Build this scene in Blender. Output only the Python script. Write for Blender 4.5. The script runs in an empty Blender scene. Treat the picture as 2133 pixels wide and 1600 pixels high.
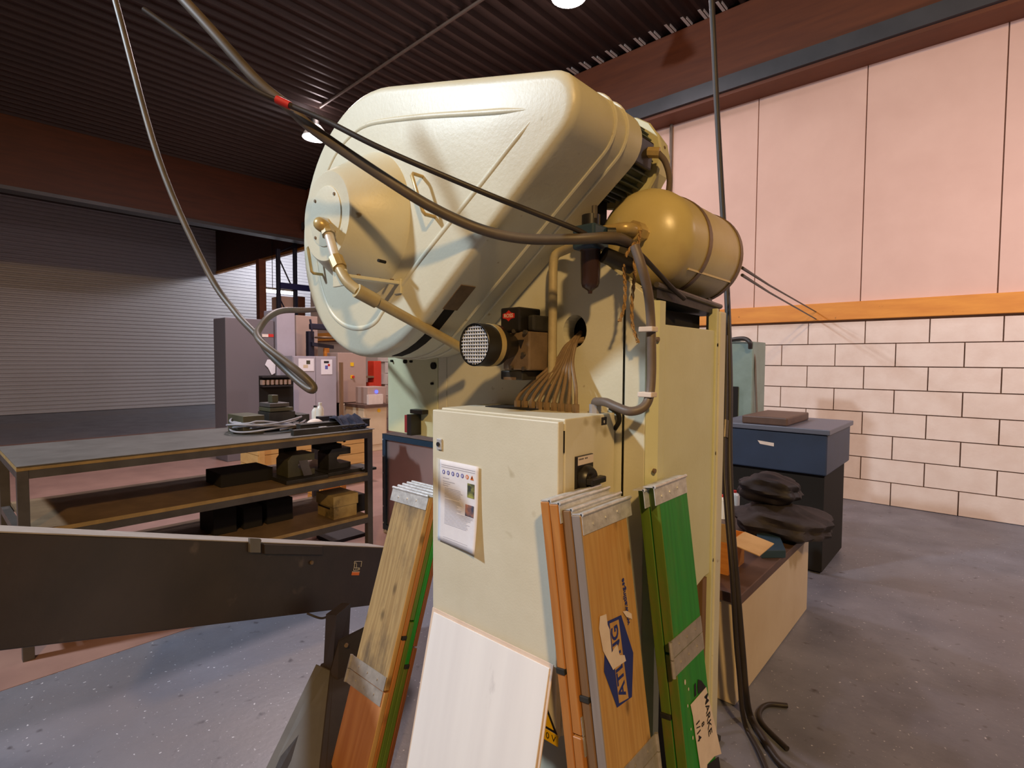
import bpy, bmesh, math, random
from mathutils import Vector, Matrix
random.seed(7)
SC = bpy.context.scene
COL = SC.collection
# ------------------------------------------------------------------ camera
FPX = 1113.0; CX, CY = 1066.5, 800.0
CAM = Vector((0, 0, 1.65))
AX = Matrix(((0.746, -0.033, 0.665), (0.666, 0.029, -0.745), (0.005, 0.999, 0.043)))   # rows: world axes in camera space
_x = Vector(AX[0]).normalized(); _y = (Vector(AX[1]) - _x * _x.dot(Vector(AX[1]))).normalized(); _z = _x.cross(_y)
AX = Matrix((_x, _y, _z))
cd = bpy.data.cameras.new('camera'); cam = bpy.data.objects.new('camera', cd); COL.objects.link(cam)
cd.sensor_fit = 'HORIZONTAL'; cd.sensor_width = 36; cd.lens = FPX / 2133 * 36
cd.clip_start = 0.05; cd.clip_end = 200
cam.matrix_world = Matrix.Translation(CAM) @ AX.to_4x4()
SC.camera = cam
# ------------------------------------------------------------------ world, lights, exposure
SC.view_settings.view_transform = 'Standard'; SC.view_settings.look = 'None'
SC.view_settings.gamma = 1; SC.view_settings.use_curve_mapping = False
SC.view_settings.exposure = 0.0
w = bpy.data.worlds.new('hall_air'); SC.world = w; w.use_nodes = True
w.node_tree.nodes['Background'].inputs[0].default_value = (1.0, 0.93, 0.9, 1)
w.node_tree.nodes['Background'].inputs[1].default_value = 0.008
def disc_light(name, loc, target, power, color, size, spread=180):
    l = bpy.data.lights.new(name, 'AREA'); l.shape = 'DISK'; l.size = size; l.energy = power; l.color = color
    l.spread = math.radians(spread)
    o = bpy.data.objects.new(name, l); COL.objects.link(o); o.location = loc
    o.rotation_euler = (Vector(target) - Vector(loc)).to_track_quat('-Z', 'Y').to_euler(); return o
WARM = (1.0, 0.62, 0.24); COOL = (0.74, 0.87, 1.0); PINK = (1.0, 0.83, 0.85)
disc_light('warm_bay_light', (3.8, -3.4, 6.0), (-1.2, 1.6, 1.6), 430, WARM, 0.45)
disc_light('cool_bay_light', (-4.9, -2.8, 5.6), (-1.6, 1.4, 1.6), 395, COOL, 0.45)
disc_light('aisle_bay_light', (-7.0, 3.6, 6.0), (-7.2, 3.6, 0), 230, PINK, 0.6)
disc_light('wall_fill_light', (1.6, 4.6, 3.4), (-1.5, 7.5, 1.6), 70, PINK, 0.6)  # unseen fill light added to brighten the lower wall
disc_light('end_bay_light', (-17.5, 10.0, 5.6), (-20.8, 10.0, 3.5), 160, (0.95, 0.95, 1.0), 0.8)
# ------------------------------------------------------------------ helpers
def ray(px, py):
    return AX @ Vector(((px - CX) / FPX, -(py - CY) / FPX, -1.0))
def at(px, py, X=None, Y=None, Z=None, D=None):
    r = ray(px, py)
    t = (X - CAM.x) / r.x if X is not None else (Y - CAM.y) / r.y if Y is not None else (Z - CAM.z) / r.z if Z is not None else D
    return CAM + r * t
V = Vector
class MB:
    def __init__(s): s.b = bmesh.new()
    def poly(s, pts):
        return s.b.faces.new([s.b.verts.new(V(p)) for p in pts])
    def hexa(s, p):                 # 8 points: 4 bottom loop, 4 top loop
        v = [s.b.verts.new(V(q)) for q in p]
        for f in ((3, 2, 1, 0), (4, 5, 6, 7), (0, 1, 5, 4), (1, 2, 6, 5), (2, 3, 7, 6), (3, 0, 4, 7)):
            s.b.faces.new([v[i] for i in f])
        return s
    def box(s, a, b):
        x0, x1 = sorted((a[0], b[0])); y0, y1 = sorted((a[1], b[1])); z0, z1 = sorted((a[2], b[2]))
        return s.hexa([(x0, y0, z0), (x1, y0, z0), (x1, y1, z0), (x0, y1, z0), (x0, y0, z1), (x1, y0, z1), (x1, y1, z1), (x0, y1, z1)])
    def obox(s, o, u, v, n):        # corner o, edges u, v, n
        o, u, v, n = V(o), V(u), V(v), V(n)
        return s.hexa([o, o + u, o + u + v, o + v, o + n, o + u + n, o + u + v + n, o + v + n])
    def prism(s, pts, d):           # polygon pts extruded by vector d
        d = V(d); n = len(pts); a = [s.b.verts.new(V(p)) for p in pts]; c = [s.b.verts.new(V(p) + d) for p in pts]
        s.b.faces.new(a); s.b.faces.new(c[::-1])
        for i in range(n): s.b.faces.new((a[i], a[(i + 1) % n], c[(i + 1) % n], c[i])[::-1])
        return s
    def tube(s, pts, r, n=10, cap=True, radii=None):
        pts = [V(p) for p in pts]; rings = []
        t0 = (pts[1] - pts[0]).normalized()
        up = V((0, 0, 1)) if abs(t0.z) < 0.9 else V((1, 0, 0))
        nrm = (up - t0 * up.dot(t0)).normalized()
        for i, p in enumerate(pts):
            t = (pts[min(i + 1, len(pts) - 1)] - pts[max(i - 1, 0)])
            if t.length < 1e-9: t = t0
            t = t.normalized(); nrm = nrm - t * nrm.dot(t)
            nrm = nrm.normalized(); bn = t.cross(nrm); rr = radii[i] if radii else r
            rings.append([s.b.verts.new(p + (nrm * math.cos(a) + bn * math.sin(a)) * rr) for a in [2 * math.pi * k / n for k in range(n)]])
        for A, B in zip(rings, rings[1:]):
            for k in range(n): s.b.faces.new((A[k], A[(k + 1) % n], B[(k + 1) % n], B[k]))
        if cap:
            s.b.faces.new(rings[0][::-1]); s.b.faces.new(rings[-1])
        return s
    def cyl(s, a, b, r, n=20, r2=None):
        return s.tube([a, b], r, n, True, [r, r if r2 is None else r2])
    def lathe(s, o, d, prof, n=32):  # prof: (offset along d, radius)
        o, d = V(o), V(d).normalized()
        return s.tube([o + d * h for h, r in prof], 0, n, True, [max(r, 1e-4) for h, r in prof]) if all(b[0] - a[0] > 1e-6 for a, b in zip(prof, prof[1:])) else s._lathe(o, d, prof, n)
    def _lathe(s, o, d, prof, n, cap=True):
        up = V((0, 0, 1)) if abs(d.z) < 0.9 else V((1, 0, 0)); e = (up - d * up.dot(d)).normalized(); f = d.cross(e)
        R = [[s.b.verts.new(o + d * h + (e * math.cos(a) + f * math.sin(a)) * max(r, 1e-4)) for a in [2 * math.pi * k / n for k in range(n)]] for h, r in prof]
        for A, B in zip(R, R[1:]):
            for k in range(n): s.b.faces.new((A[k], A[(k + 1) % n], B[(k + 1) % n], B[k]))
        if cap:
            s.b.faces.new(R[0][::-1]); s.b.faces.new(R[-1])
        return s
    def ball(s, c, r, sq=(1, 1, 1), n=12):
        m = Matrix.Translation(V(c)) @ Matrix.Diagonal((*[r * q for q in sq], 1))
        bmesh.ops.create_uvsphere(s.b, u_segments=n, v_segments=max(6, n // 2), radius=1, matrix=m); return s
    def build(s, name, mat, parent=None, bevel=0, smooth=False, seg=2, M=None):
        bmesh.ops.recalc_face_normals(s.b, faces=s.b.faces)
        if bevel:
            es = [e for e in s.b.edges if len(e.link_faces) == 2 and e.calc_face_angle(0) > 0.6]
            bmesh.ops.bevel(s.b, geom=es, offset=bevel, segments=seg, profile=0.5, affect='EDGES', clamp_overlap=True)
        me = bpy.data.meshes.new(name)
        off = V((0, 0, 0))
        if parent is not None and M is None:
            off = root_loc(parent)
            bmesh.ops.translate(s.b, verts=s.b.verts, vec=-off)
        s.b.to_mesh(me); s.b.free()
        if smooth:
            for p in me.polygons: p.use_smooth = True
            try: me.set_sharp_from_angle(angle=math.radians(40))
            except Exception: pass
        o = bpy.data.objects.new(name, me); COL.objects.link(o)
        if mat is not None:
            for mm in (mat if isinstance(mat, (list, tuple)) else [mat]): me.materials.append(mm)
        if parent is not None: o.parent = parent
        if M is not None:
            o.matrix_basis = (Matrix.Translation(-root_loc(parent)) if parent is not None else Matrix()) @ M
        return o
def root_loc(o):
    l = V((0, 0, 0))
    while o is not None:
        l += o.location; o = o.parent
    return l
def tag(o, label, cat, group=None, kind=None):
    if label: o['label'] = label
    if cat: o['category'] = cat
    if group: o['group'] = group
    if kind: o['kind'] = kind
    return o
def thing(name, loc, label, cat, group=None):
    o = bpy.data.objects.new(name, None); COL.objects.link(o); o.location = loc; o.empty_display_size = 0.1
    return tag(o, label, cat, group)
def struct(o): o['kind'] = 'structure'; return o
def box(a, b): return MB().box(a, b)
def smooth_path(pts, k=6):
    pts = [V(p) for p in pts]; P = [pts[0] * 2 - pts[1]] + pts + [pts[-1] * 2 - pts[-2]]; out = []
    for i in range(1, len(P) - 2):
        a, b, c, d = P[i - 1:i + 3]
        for j in range(k):
            t = j / k
            out.append(0.5 * (2 * b + (c - a) * t + (2 * a - 5 * b + 4 * c - d) * t * t + (3 * b - a - 3 * c + d) * t ** 3))
    return out + [pts[-1]]
def sag(o, name, pts, r, mat, parent=None, n=10, k=6): return MB().tube(smooth_path(pts, k), r, n).build(name, mat, parent, smooth=True)
def text_mesh(name, s, size, M, mat, parent, align='CENTER', extrude=0.0004, bold=0.0, squash=1.0):
    c = bpy.data.curves.new(name, 'FONT'); c.body = s; c.size = size; c.align_x = align; c.align_y = 'CENTER'
    c.extrude = extrude; c.offset = bold; c.resolution_u = 3
    t = bpy.data.objects.new(name + '_tmp', c); COL.objects.link(t)
    bpy.context.view_layer.update()
    me = bpy.data.meshes.new_from_object(t.evaluated_get(bpy.context.evaluated_depsgraph_get()))
    bpy.data.objects.remove(t); bpy.data.curves.remove(c)
    me.name = name; me.materials.clear(); me.materials.append(mat)
    o = bpy.data.objects.new(name, me); COL.objects.link(o)
    if parent is not None: o.parent = parent
    o.matrix_basis = (Matrix.Translation(-root_loc(parent)) if parent is not None else Matrix()) @ M @ Matrix.Diagonal((squash, 1, 1, 1))
    return o
def frame(o, x, y):                 # matrix with given origin, x and y axes
    x = V(x).normalized(); y = V(y); y = (y - x * y.dot(x)).normalized(); z = x.cross(y)
    m = Matrix((x, y, z)).transposed().to_4x4(); m.translation = V(o); return m
# ------------------------------------------------------------------ materials
def lin(c):
    return tuple(((v / 255) / 12.92 if v / 255 <= 0.04045 else ((v / 255 + 0.055) / 1.055) ** 2.4) for v in c) + (1,)
def mat(name, c, rough=0.5, metal=0.0, c2=None, scale=6.0, amount=0.5, bump=0.0, bscale=40.0, stretch=(1, 1, 1), emit=0, spec=0.5, detail=5, lo=0.35, hi=0.7, coat=0, c3=None, scale3=2.0, lo3=0.55, hi3=0.75):
    m = bpy.data.materials.new(name); m.use_nodes = True; nt = m.node_tree; N = nt.nodes; L = nt.links
    b = N['Principled BSDF']; b.inputs['Base Color'].default_value = lin(c); b.inputs['Roughness'].default_value = rough
    b.inputs['Metallic'].default_value = metal; b.inputs['Specular IOR Level'].default_value = spec
    if coat: b.inputs['Coat Weight'].default_value = coat
    if emit:
        b.inputs['Emission Color'].default_value = lin(c); b.inputs['Emission Strength'].default_value = emit
    if c2 is not None or bump:
        tc = N.new('ShaderNodeTexCoord'); mp = N.new('ShaderNodeMapping'); mp.inputs['Scale'].default_value = stretch
        L.new(tc.outputs['Object'], mp.inputs['Vector'])
    if c2 is not None:
        n = N.new('ShaderNodeTexNoise'); n.inputs['Scale'].default_value = scale; n.inputs['Detail'].default_value = detail; n.inputs['Roughness'].default_value = 0.6
        L.new(mp.outputs[0], n.inputs['Vector'])
        r = N.new('ShaderNodeMapRange'); r.inputs['From Min'].default_value = lo; r.inputs['From Max'].default_value = hi
        r.inputs['To Max'].default_value = amount; L.new(n.outputs['Fac'], r.inputs['Value'])
        mx = N.new('ShaderNodeMix'); mx.data_type = 'RGBA'; mx.inputs[6].default_value = lin(c); mx.inputs[7].default_value = lin(c2)
        L.new(r.outputs[0], mx.inputs[0]); last = mx.outputs[2]
        if c3 is not None:
            n3 = N.new('ShaderNodeTexNoise'); n3.inputs['Scale'].default_value = scale3; n3.inputs['Detail'].default_value = 6
            L.new(tc.outputs['Object'], n3.inputs['Vector'])
            r3 = N.new('ShaderNodeMapRange'); r3.inputs['From Min'].default_value = lo3; r3.inputs['From Max'].default_value = hi3
            L.new(n3.outputs['Fac'], r3.inputs['Value'])
            m3 = N.new('ShaderNodeMix'); m3.data_type = 'RGBA'; m3.inputs[7].default_value = lin(c3)
            L.new(last, m3.inputs[6]); L.new(r3.outputs[0], m3.inputs[0]); last = m3.outputs[2]
        L.new(last, b.inputs['Base Color'])
    if bump:
        nb = N.new('ShaderNodeTexNoise'); nb.inputs['Scale'].default_value = bscale; nb.inputs['Detail'].default_value = 4
        L.new(mp.outputs[0], nb.inputs['Vector'])
        bp = N.new('ShaderNodeBump'); bp.inputs['Strength'].default_value = bump; bp.inputs['Distance'].default_value = 0.01
        L.new(nb.outputs['Fac'], bp.inputs['Height']); L.new(bp.outputs[0], b.inputs['Normal'])
    return m
def wood(name, c, c2, c3=None, rough=0.55, knots=True, ring=9.0, grain=60.0, seed=0.0, thr=(0.5, 0.7), sc3=2.5):
    """board wood: length along local Z, width along local X"""
    m = bpy.data.materials.new(name); m.use_nodes = True; nt = m.node_tree; N = nt.nodes; L = nt.links
    b = N['Principled BSDF']; b.inputs['Roughness'].default_value = rough
    tc = N.new('ShaderNodeTexCoord'); mp = N.new('ShaderNodeMapping'); mp.inputs['Scale'].default_value = (1, 1, 0.09); mp.inputs['Location'].default_value = (seed, seed * 0.7, seed * 0.3)
    L.new(tc.outputs['Object'], mp.inputs['Vector'])
    wv = N.new('ShaderNodeTexWave'); wv.bands_direction = 'X'; wv.inputs['Scale'].default_value = ring; wv.inputs['Distortion'].default_value = 9.0; wv.inputs['Detail'].default_value = 2; wv.inputs['Detail Scale'].default_value = 2.0
    L.new(mp.outputs[0], wv.inputs['Vector'])
    ns = N.new('ShaderNodeTexNoise'); ns.inputs['Scale'].default_value = grain; ns.inputs['Detail'].default_value = 4
    L.new(mp.outputs[0], ns.inputs['Vector'])
    ad = N.new('ShaderNodeMath'); ad.operation = 'MULTIPLY_ADD'; ad.inputs[1].default_value = 0.3; L.new(wv.outputs['Fac'], ad.inputs[0])
    ml = N.new('ShaderNodeMath'); ml.operation = 'MULTIPLY'; ml.inputs[1].default_value = 0.8; L.new(ns.outputs['Fac'], ml.inputs[0]); L.new(ml.outputs[0], ad.inputs[2])
    mx = N.new('ShaderNodeMix'); mx.data_type = 'RGBA'; mx.inputs[6].default_value = lin(c); mx.inputs[7].default_value = lin(c2)
    L.new(ad.outputs[0], mx.inputs[0]); last = mx.outputs[2]
    if knots:
        sx = N.new('ShaderNodeSeparateXYZ'); L.new(tc.outputs['Object'], sx.inputs[0]); cxy = N.new('ShaderNodeCombineXYZ'); L.new(sx.outputs['X'], cxy.inputs['X']); L.new(sx.outputs['Z'], cxy.inputs['Y'])
        mk = N.new('ShaderNodeMapping'); mk.inputs['Scale'].default_value = (7.5, 3.6, 1); mk.inputs['Location'].default_value = (seed * 3 + 0.3, seed, 0)
        L.new(cxy.outputs[0], mk.inputs['Vector'])
        vo = N.new('ShaderNodeTexVoronoi'); vo.voronoi_dimensions = '2D'; vo.inputs['Scale'].default_value = 1.0; L.new(mk.outputs[0], vo.inputs['Vector'])
        kr = N.new('ShaderNodeMapRange'); kr.inputs['From Min'].default_value = 0.03; kr.inputs['From Max'].default_value = 0.11; kr.inputs['To Min'].default_value = 0.7; kr.inputs['To Max'].default_value = 0
        L.new(vo.outputs['Distance'], kr.inputs['Value'])
        k = N.new('ShaderNodeMix'); k.data_type = 'RGBA'; k.inputs[7].default_value = lin(tuple(v * 0.55 for v in c2)); L.new(kr.outputs[0], k.inputs[0]); L.new(last, k.inputs[6]); last = k.outputs[2]
    if c3 is not None:
        n3 = N.new('ShaderNodeTexNoise'); n3.inputs['Scale'].default_value = sc3; n3.inputs['Detail'].default_value = 6; n3.inputs['Roughness'].default_value = 0.65
        m3p = N.new('ShaderNodeMapping'); m3p.inputs['Scale'].default_value = (3, 3, 1.2); m3p.inputs['Location'].default_value = (seed, 0, seed * 1.3); L.new(tc.outputs['Object'], m3p.inputs['Vector']); L.new(m3p.outputs[0], n3.inputs['Vector'])
        r3 = N.new('ShaderNodeMapRange'); r3.inputs['From Min'].default_value = thr[0]; r3.inputs['From Max'].default_value = thr[1]; L.new(n3.outputs['Fac'], r3.inputs['Value'])
        m3 = N.new('ShaderNodeMix'); m3.data_type = 'RGBA'; m3.inputs[7].default_value = lin(c3); L.new(r3.outputs[0], m3.inputs[0]); L.new(last, m3.inputs[6]); last = m3.outputs[2]
    L.new(last, b.inputs['Base Color'])
    bp = N.new('ShaderNodeBump'); bp.inputs['Strength'].default_value = 0.25; bp.inputs['Distance'].default_value = 0.002
    L.new(ad.outputs[0], bp.inputs['Height']); L.new(bp.outputs[0], b.inputs['Normal'])
    return m
M = {}
M['paint'] = mat('machine_paint', (214, 212, 192), 0.42, c2=(192, 184, 156), scale=3.0, amount=0.4, bump=0.06, bscale=90, c3=(190, 182, 158), scale3=1.6, lo3=0.6, hi3=0.85)
M['paint_green'] = mat('pale_green_paint', (212, 214, 180), 0.42, c2=(196, 194, 150), scale=4, amount=0.5, bump=0.05, bscale=80)
M['cabinet'] = mat('cabinet_paint', (218, 213, 194), 0.45, c2=(198, 190, 166), scale=5, amount=0.4, bump=0.05, bscale=160, c3=(170, 162, 138), scale3=2.6, lo3=0.66, hi3=0.8)
M['tank'] = mat('tank_paint', (204, 188, 132), 0.32, c2=(176, 156, 100), scale=3, amount=0.5, bump=0.04, bscale=30, c3=(160, 128, 104), scale3=3, lo3=0.6, hi3=0.8)
M['motor'] = mat('motor_paint', (96, 108, 96), 0.5, c2=(60, 64, 56), scale=10, amount=0.6)
M['motor_cap'] = mat('motor_cap_paint', (206, 202, 160), 0.45, c2=(176, 170, 124), scale=8, amount=0.5)
M['black'] = mat('black_plastic', (26, 24, 23), 0.38, c2=(48, 42, 36), scale=14, amount=0.5)
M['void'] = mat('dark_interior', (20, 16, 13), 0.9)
M['steel'] = mat('dirty_steel', (120, 112, 102), 0.42, 0.7, c2=(72, 64, 56), scale=12, amount=0.6)
M['darksteel'] = mat('dark_tool_steel', (66, 64, 60), 0.5, 0.5, c2=(38, 36, 33), scale=9, amount=0.7, bump=0.1)
M['brownsteel'] = mat('valve_cast_metal', (138, 116, 92), 0.5, 0.35, c2=(92, 74, 58), scale=14, amount=0.6, bump=0.08)
M['galv'] = mat('galvanised_plate', (226, 228, 232), 0.34, 0.35, c2=(168, 168, 172), scale=40, amount=0.7, bump=0.1, bscale=60)
M['brass'] = mat('painted_brass_pipe', (196, 172, 116), 0.35, 0.25, c2=(150, 124, 78), scale=14, amount=0.6)
M['pipe'] = mat('dull_olive_pipe', (186, 172, 132), 0.4, 0.1, c2=(140, 118, 90), scale=14, amount=0.5)
M['whitepipe'] = mat('pale_pipe_fitting', (214, 208, 200), 0.45, 0.1, c2=(170, 158, 146), scale=14, amount=0.5)
M['rubber'] = mat('grey_rubber_hose', (74, 66, 58), 0.5, c2=(112, 98, 82), scale=6, amount=0.6)
M['cable'] = mat('black_cable', (40, 34, 31), 0.5, c2=(62, 52, 46), scale=8, amount=0.5)
M['greycable'] = mat('grey_conduit', (112, 98, 88), 0.5, c2=(84, 72, 64), scale=10, amount=0.5)
M['bundle'] = mat('dusty_signal_cable', (134, 110, 80), 0.6, c2=(92, 72, 52), scale=20, amount=0.6)
M['rope'] = mat('twine', (176, 140, 88), 0.8, c2=(120, 88, 52), scale=120, amount=0.8, bump=0.6, bscale=200)
M['red'] = mat('red_print', (196, 44, 36), 0.5)
M['orange'] = mat('orange_print', (226, 116, 44), 0.5)
M['yellow'] = mat('yellow_label', (236, 190, 20), 0.5)
M['white'] = mat('white_plastic', (226, 222, 216), 0.5)
M['ink'] = mat('black_ink', (28, 24, 30), 0.6)
M['paper'] = mat('paper', (236, 234, 242), 0.7, c2=(222, 218, 228), scale=30, amount=0.4)
M['oldpaper'] = mat('worn_paper', (226, 212, 204), 0.75, c2=(204, 188, 178), scale=22, amount=0.5)
M['greyprint'] = mat('grey_print', (196, 194, 204), 0.7)
M['blueprint'] = mat('blue_pictogram', (92, 96, 176), 0.6)
M['blueink'] = mat('blue_stamp', (38, 52, 128), 0.55)
M['floor'] = mat('concrete_floor', (122, 124, 136), 0.4, c2=(84, 86, 98), scale=2.2, amount=0.8, bump=0.12, bscale=30, detail=9, c3=(118, 112, 116), scale3=0.35, lo3=0.5, hi3=0.66)
M['redfloor'] = mat('reddish_floor', (158, 122, 110), 0.45, c2=(128, 96, 88), scale=2.5, amount=0.7, detail=8)
M['roofsheet'] = mat('roof_sheet', (60, 46, 42), 0.5, 0.0, c2=(46, 34, 32), scale=1.2, amount=0.6)
M['glulam'] = mat('glulam', (104, 54, 26), 0.6, c2=(80, 38, 18), scale=5, amount=0.7, stretch=(0.25, 1, 2.5), c3=(64, 28, 14), scale3=9, lo3=0.72, hi3=0.78)
M['glulam_y'] = mat('glulam_dark', (84, 42, 24), 0.6, c2=(60, 28, 16), scale=5, amount=0.7, stretch=(1, 0.25, 2.5))
M['timber'] = mat('orange_timber', (224, 150, 60), 0.55, c2=(196, 116, 40), scale=7, amount=0.6, stretch=(0.3, 1, 2), c3=(110, 64, 24), scale3=11, lo3=0.72, hi3=0.78)
M['wallpanel'] = mat('plaster_panel', (222, 188, 174), 0.7, c2=(204, 168, 154), scale=1.4, amount=0.5)
M['block'] = mat('painted_block', (232, 216, 206), 0.75, c2=(214, 190, 176), scale=6, amount=0.5, bump=0.1)
M['mortar'] = mat('mortar', (192, 172, 160), 0.85)
M['hallwall'] = mat('hall_wall_paint', (150, 142, 136), 0.7, c2=(136, 128, 122), scale=0.6, amount=0.5)
M['clad'] = mat('light_cladding', (206, 204, 210), 0.5, 0.1)
M['greysteel'] = mat('grey_galvanised', (74, 74, 78), 0.45, 0.3, c2=(54, 54, 58), scale=3, amount=0.5)
M['bluesteel'] = mat('blue_grey_paint', (48, 70, 88), 0.42, c2=(40, 60, 74), scale=5, amount=0.6)
M['rackblue'] = mat('rack_blue', (28, 30, 52), 0.5)
M['smoke'] = mat('smoky_screen', (226, 200, 192), 0.4, c2=(200, 180, 176), scale=2, amount=0.6)
M['palewood'] = mat('pale_crate_wood', (216, 176, 112), 0.6, c2=(190, 144, 84), scale=6, amount=0.6, stretch=(1, 0.3, 2))
_b = M['smoke'].node_tree.nodes['Principled BSDF']; _b.inputs['Transmission Weight'].default_value = 0.75; _b.inputs['Roughness'].default_value = 0.4
M['lilac'] = mat('lilac_grey_paint', (168, 162, 174), 0.5, c2=(150, 142, 152), scale=3, amount=0.4)
M['taupe'] = mat('taupe_paint', (176, 152, 142), 0.5, c2=(156, 132, 120), scale=2, amount=0.4)
M['cream'] = mat('cream_paint', (214, 196, 166), 0.5, c2=(196, 172, 138), scale=3, amount=0.5)
M['redpaint'] = mat('red_machine_paint', (196, 52, 28), 0.45)
M['teal'] = mat('teal_grey_paint', (132, 152, 146), 0.45, c2=(108, 124, 110), scale=5, amount=0.6)
M['navy'] = mat('navy_container', (42, 56, 82), 0.5, c2=(30, 38, 54), scale=4, amount=0.5)
M['cloth'] = mat('navy_cloth', (44, 46, 64), 0.85, bump=0.4, bscale=30)
M['blackcloth'] = mat('black_bag_cloth', (40, 36, 40), 0.7, c2=(70, 62, 68), scale=8, amount=0.5, bump=0.5, bscale=18)
M['card'] = mat('cardboard', (206, 172, 120), 0.8, c2=(176, 136, 84), scale=6, amount=0.6)
M['cardorange'] = mat('orange_cardboard', (210, 140, 64), 0.75, c2=(180, 106, 44), scale=9, amount=0.6, stretch=(1, 1, 4))
M['dirtycard'] = mat('stained_cardboard', (176, 152, 96), 0.8, c2=(120, 94, 52), scale=8, amount=0.7, c3=(70, 62, 44), scale3=6, lo3=0.58, hi3=0.7)
M['feeder'] = mat('dark_brown_enamel', (58, 48, 44), 0.42, c2=(40, 32, 29), scale=4, amount=0.7, bump=0.06, c3=(92, 80, 74), scale3=7, lo3=0.66, hi3=0.76)
M['feedertop'] = mat('pale_grey_top', (168, 158, 150), 0.5, c2=(132, 122, 116), scale=9, amount=0.6)
M['standgrey'] = mat('scuffed_grey_enamel', (104, 100, 98), 0.45, c2=(82, 78, 76), scale=5, amount=0.6, c3=(190, 186, 182), scale3=7, lo3=0.66, hi3=0.72)
M['benchtop'] = mat('dark_bench_top', (96, 72, 60), 0.5, c2=(66, 50, 44), scale=7, amount=0.6)
M['shelfply'] = mat('oily_shelf_board', (126, 104, 78), 0.6, c2=(88, 68, 48), scale=5, amount=0.7)
M['shelfedge'] = mat('shelf_board_edge', (158, 132, 84), 0.6, c2=(112, 94, 62), scale=14, amount=0.6)
M['tabletop'] = mat('grey_steel_table_top', (116, 112, 108), 0.4, 0.3, c2=(84, 80, 76), scale=5, amount=0.6)
M['frame_metal'] = mat('grey_frame_steel', (92, 88, 86), 0.45, 0.4, c2=(66, 60, 58), scale=7, amount=0.6)
M['olive'] = mat('olive_die_paint', (84, 82, 62), 0.5, 0.2, c2=(56, 54, 42), scale=8, amount=0.6)
M['translucent'] = mat('clear_bottle', (226, 222, 214), 0.25)
M['gold'] = mat('brass_tin', (206, 160, 70), 0.35, 0.6)
M['glow'] = mat('lamp_glow', (255, 250, 252), 0.5, emit=30)
M['tubeglow'] = mat('tube_glow', (255, 255, 255), 0.5, emit=9)
M['led'] = mat('blue_led', (70, 80, 255), 0.5, emit=3)
M['sheetwhite'] = wood('white_washed_ply', (246, 246, 250), (232, 231, 236), (206, 204, 210), 0.6, knots=False, ring=2, grain=26, seed=2.1, thr=(0.64, 0.78))
M['sheetpink'] = wood('bare_ply_edge', (232, 214, 200), (214, 190, 172), None, 0.65, knots=False, ring=2, grain=30, seed=1.1)
M['w_pine'] = wood('golden_pine', (208, 170, 108), (178, 134, 74), (192, 140, 72), 0.5, True, 15, 46, 3.3, thr=(0.5, 0.75))
M['w_orange'] = wood('orange_pine', (200, 140, 74), (160, 98, 44), None, 0.5, True, 15, 50, 5.1)
M['w_brown'] = wood('brown_weathered_pine', (140, 106, 72), (104, 78, 54), None, 0.6, False, 9, 60, 8.2)
M['w_greyedge'] = wood('grey_board_edge', (150, 140, 136), (126, 114, 108), None, 0.7, False, 9, 60, 1.7)
M['w_old'] = wood('weathered_grey_pine', (190, 164, 116), (140, 112, 74), (88, 76, 64), 0.6, True, 15, 50, 0.9, thr=(0.46, 0.66), sc3=2.2)
M['w_rust'] = wood('reddish_pine', (200, 142, 92), (168, 104, 58), None, 0.5, False, 7, 40, 6.4)
M['w_green'] = wood('green_painted_board', (44, 152, 46), (34, 122, 36), (84, 132, 40), 0.45, False, 8, 60, 2.9, thr=(0.5, 0.75))
M['w_olive'] = wood('olive_stained_board', (104, 130, 40), (78, 100, 28), (122, 100, 44), 0.5, False, 8, 60, 4.4, thr=(0.5, 0.7))
M['w_redbrown'] = wood('red_brown_board', (150, 92, 54), (112, 64, 36), None, 0.5, False, 8, 60, 7.4)
M['hinge'] = mat('dull_hinge_plate', (182, 176, 170), 0.4, 0.35, c2=(138, 130, 124), scale=30, amount=0.6, bump=0.1)

def speckle(m, c, scale, lo, hi):
    """pale chips and scratches scattered over a floor"""
    nt = m.node_tree; N = nt.nodes; L = nt.links; b = N['Principled BSDF']; src = b.inputs['Base Color'].links[0].from_socket
    tc = N.new('ShaderNodeTexCoord'); n = N.new('ShaderNodeTexNoise'); n.inputs['Scale'].default_value = scale; n.inputs['Detail'].default_value = 2; L.new(tc.outputs['Object'], n.inputs['Vector'])
    r = N.new('ShaderNodeMapRange'); r.inputs['From Min'].default_value = lo; r.inputs['From Max'].default_value = hi; L.new(n.outputs['Fac'], r.inputs['Value'])
    mx = N.new('ShaderNodeMix'); mx.data_type = 'RGBA'; mx.inputs[7].default_value = lin(c); L.new(r.outputs[0], mx.inputs[0]); L.new(src, mx.inputs[6]); L.new(mx.outputs[2], b.inputs['Base Color'])
speckle(M['floor'], (206, 204, 212), 55, 0.68, 0.76)
speckle(M['floor'], (74, 70, 76), 14, 0.66, 0.78)
speckle(M['cabinet'], (168, 156, 124), 9, 0.70, 0.80)
speckle(M['paint'], (150, 132, 96), 22, 0.72, 0.80)
# ================================================================== SETTING
YW = 7.5; ZC = 6.25; XL, XR, YF = -21.0, 8.0, -6.5
struct(MB().box((-14.3, YF - 0.2, -0.15), (XR + 0.2, YW + 0.2, 0)).box((XL - 0.2, YF - 0.2, -0.15), (-14.3, 16.2, 0)).build('floor', M['floor']))
struct(box((-13.9, YF, 0.0002), (-3.6, YW - 0.05, 0.0022)).build('floor_aisle', M['redfloor']))  # thin reddish layer over the far part of the floor
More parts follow.
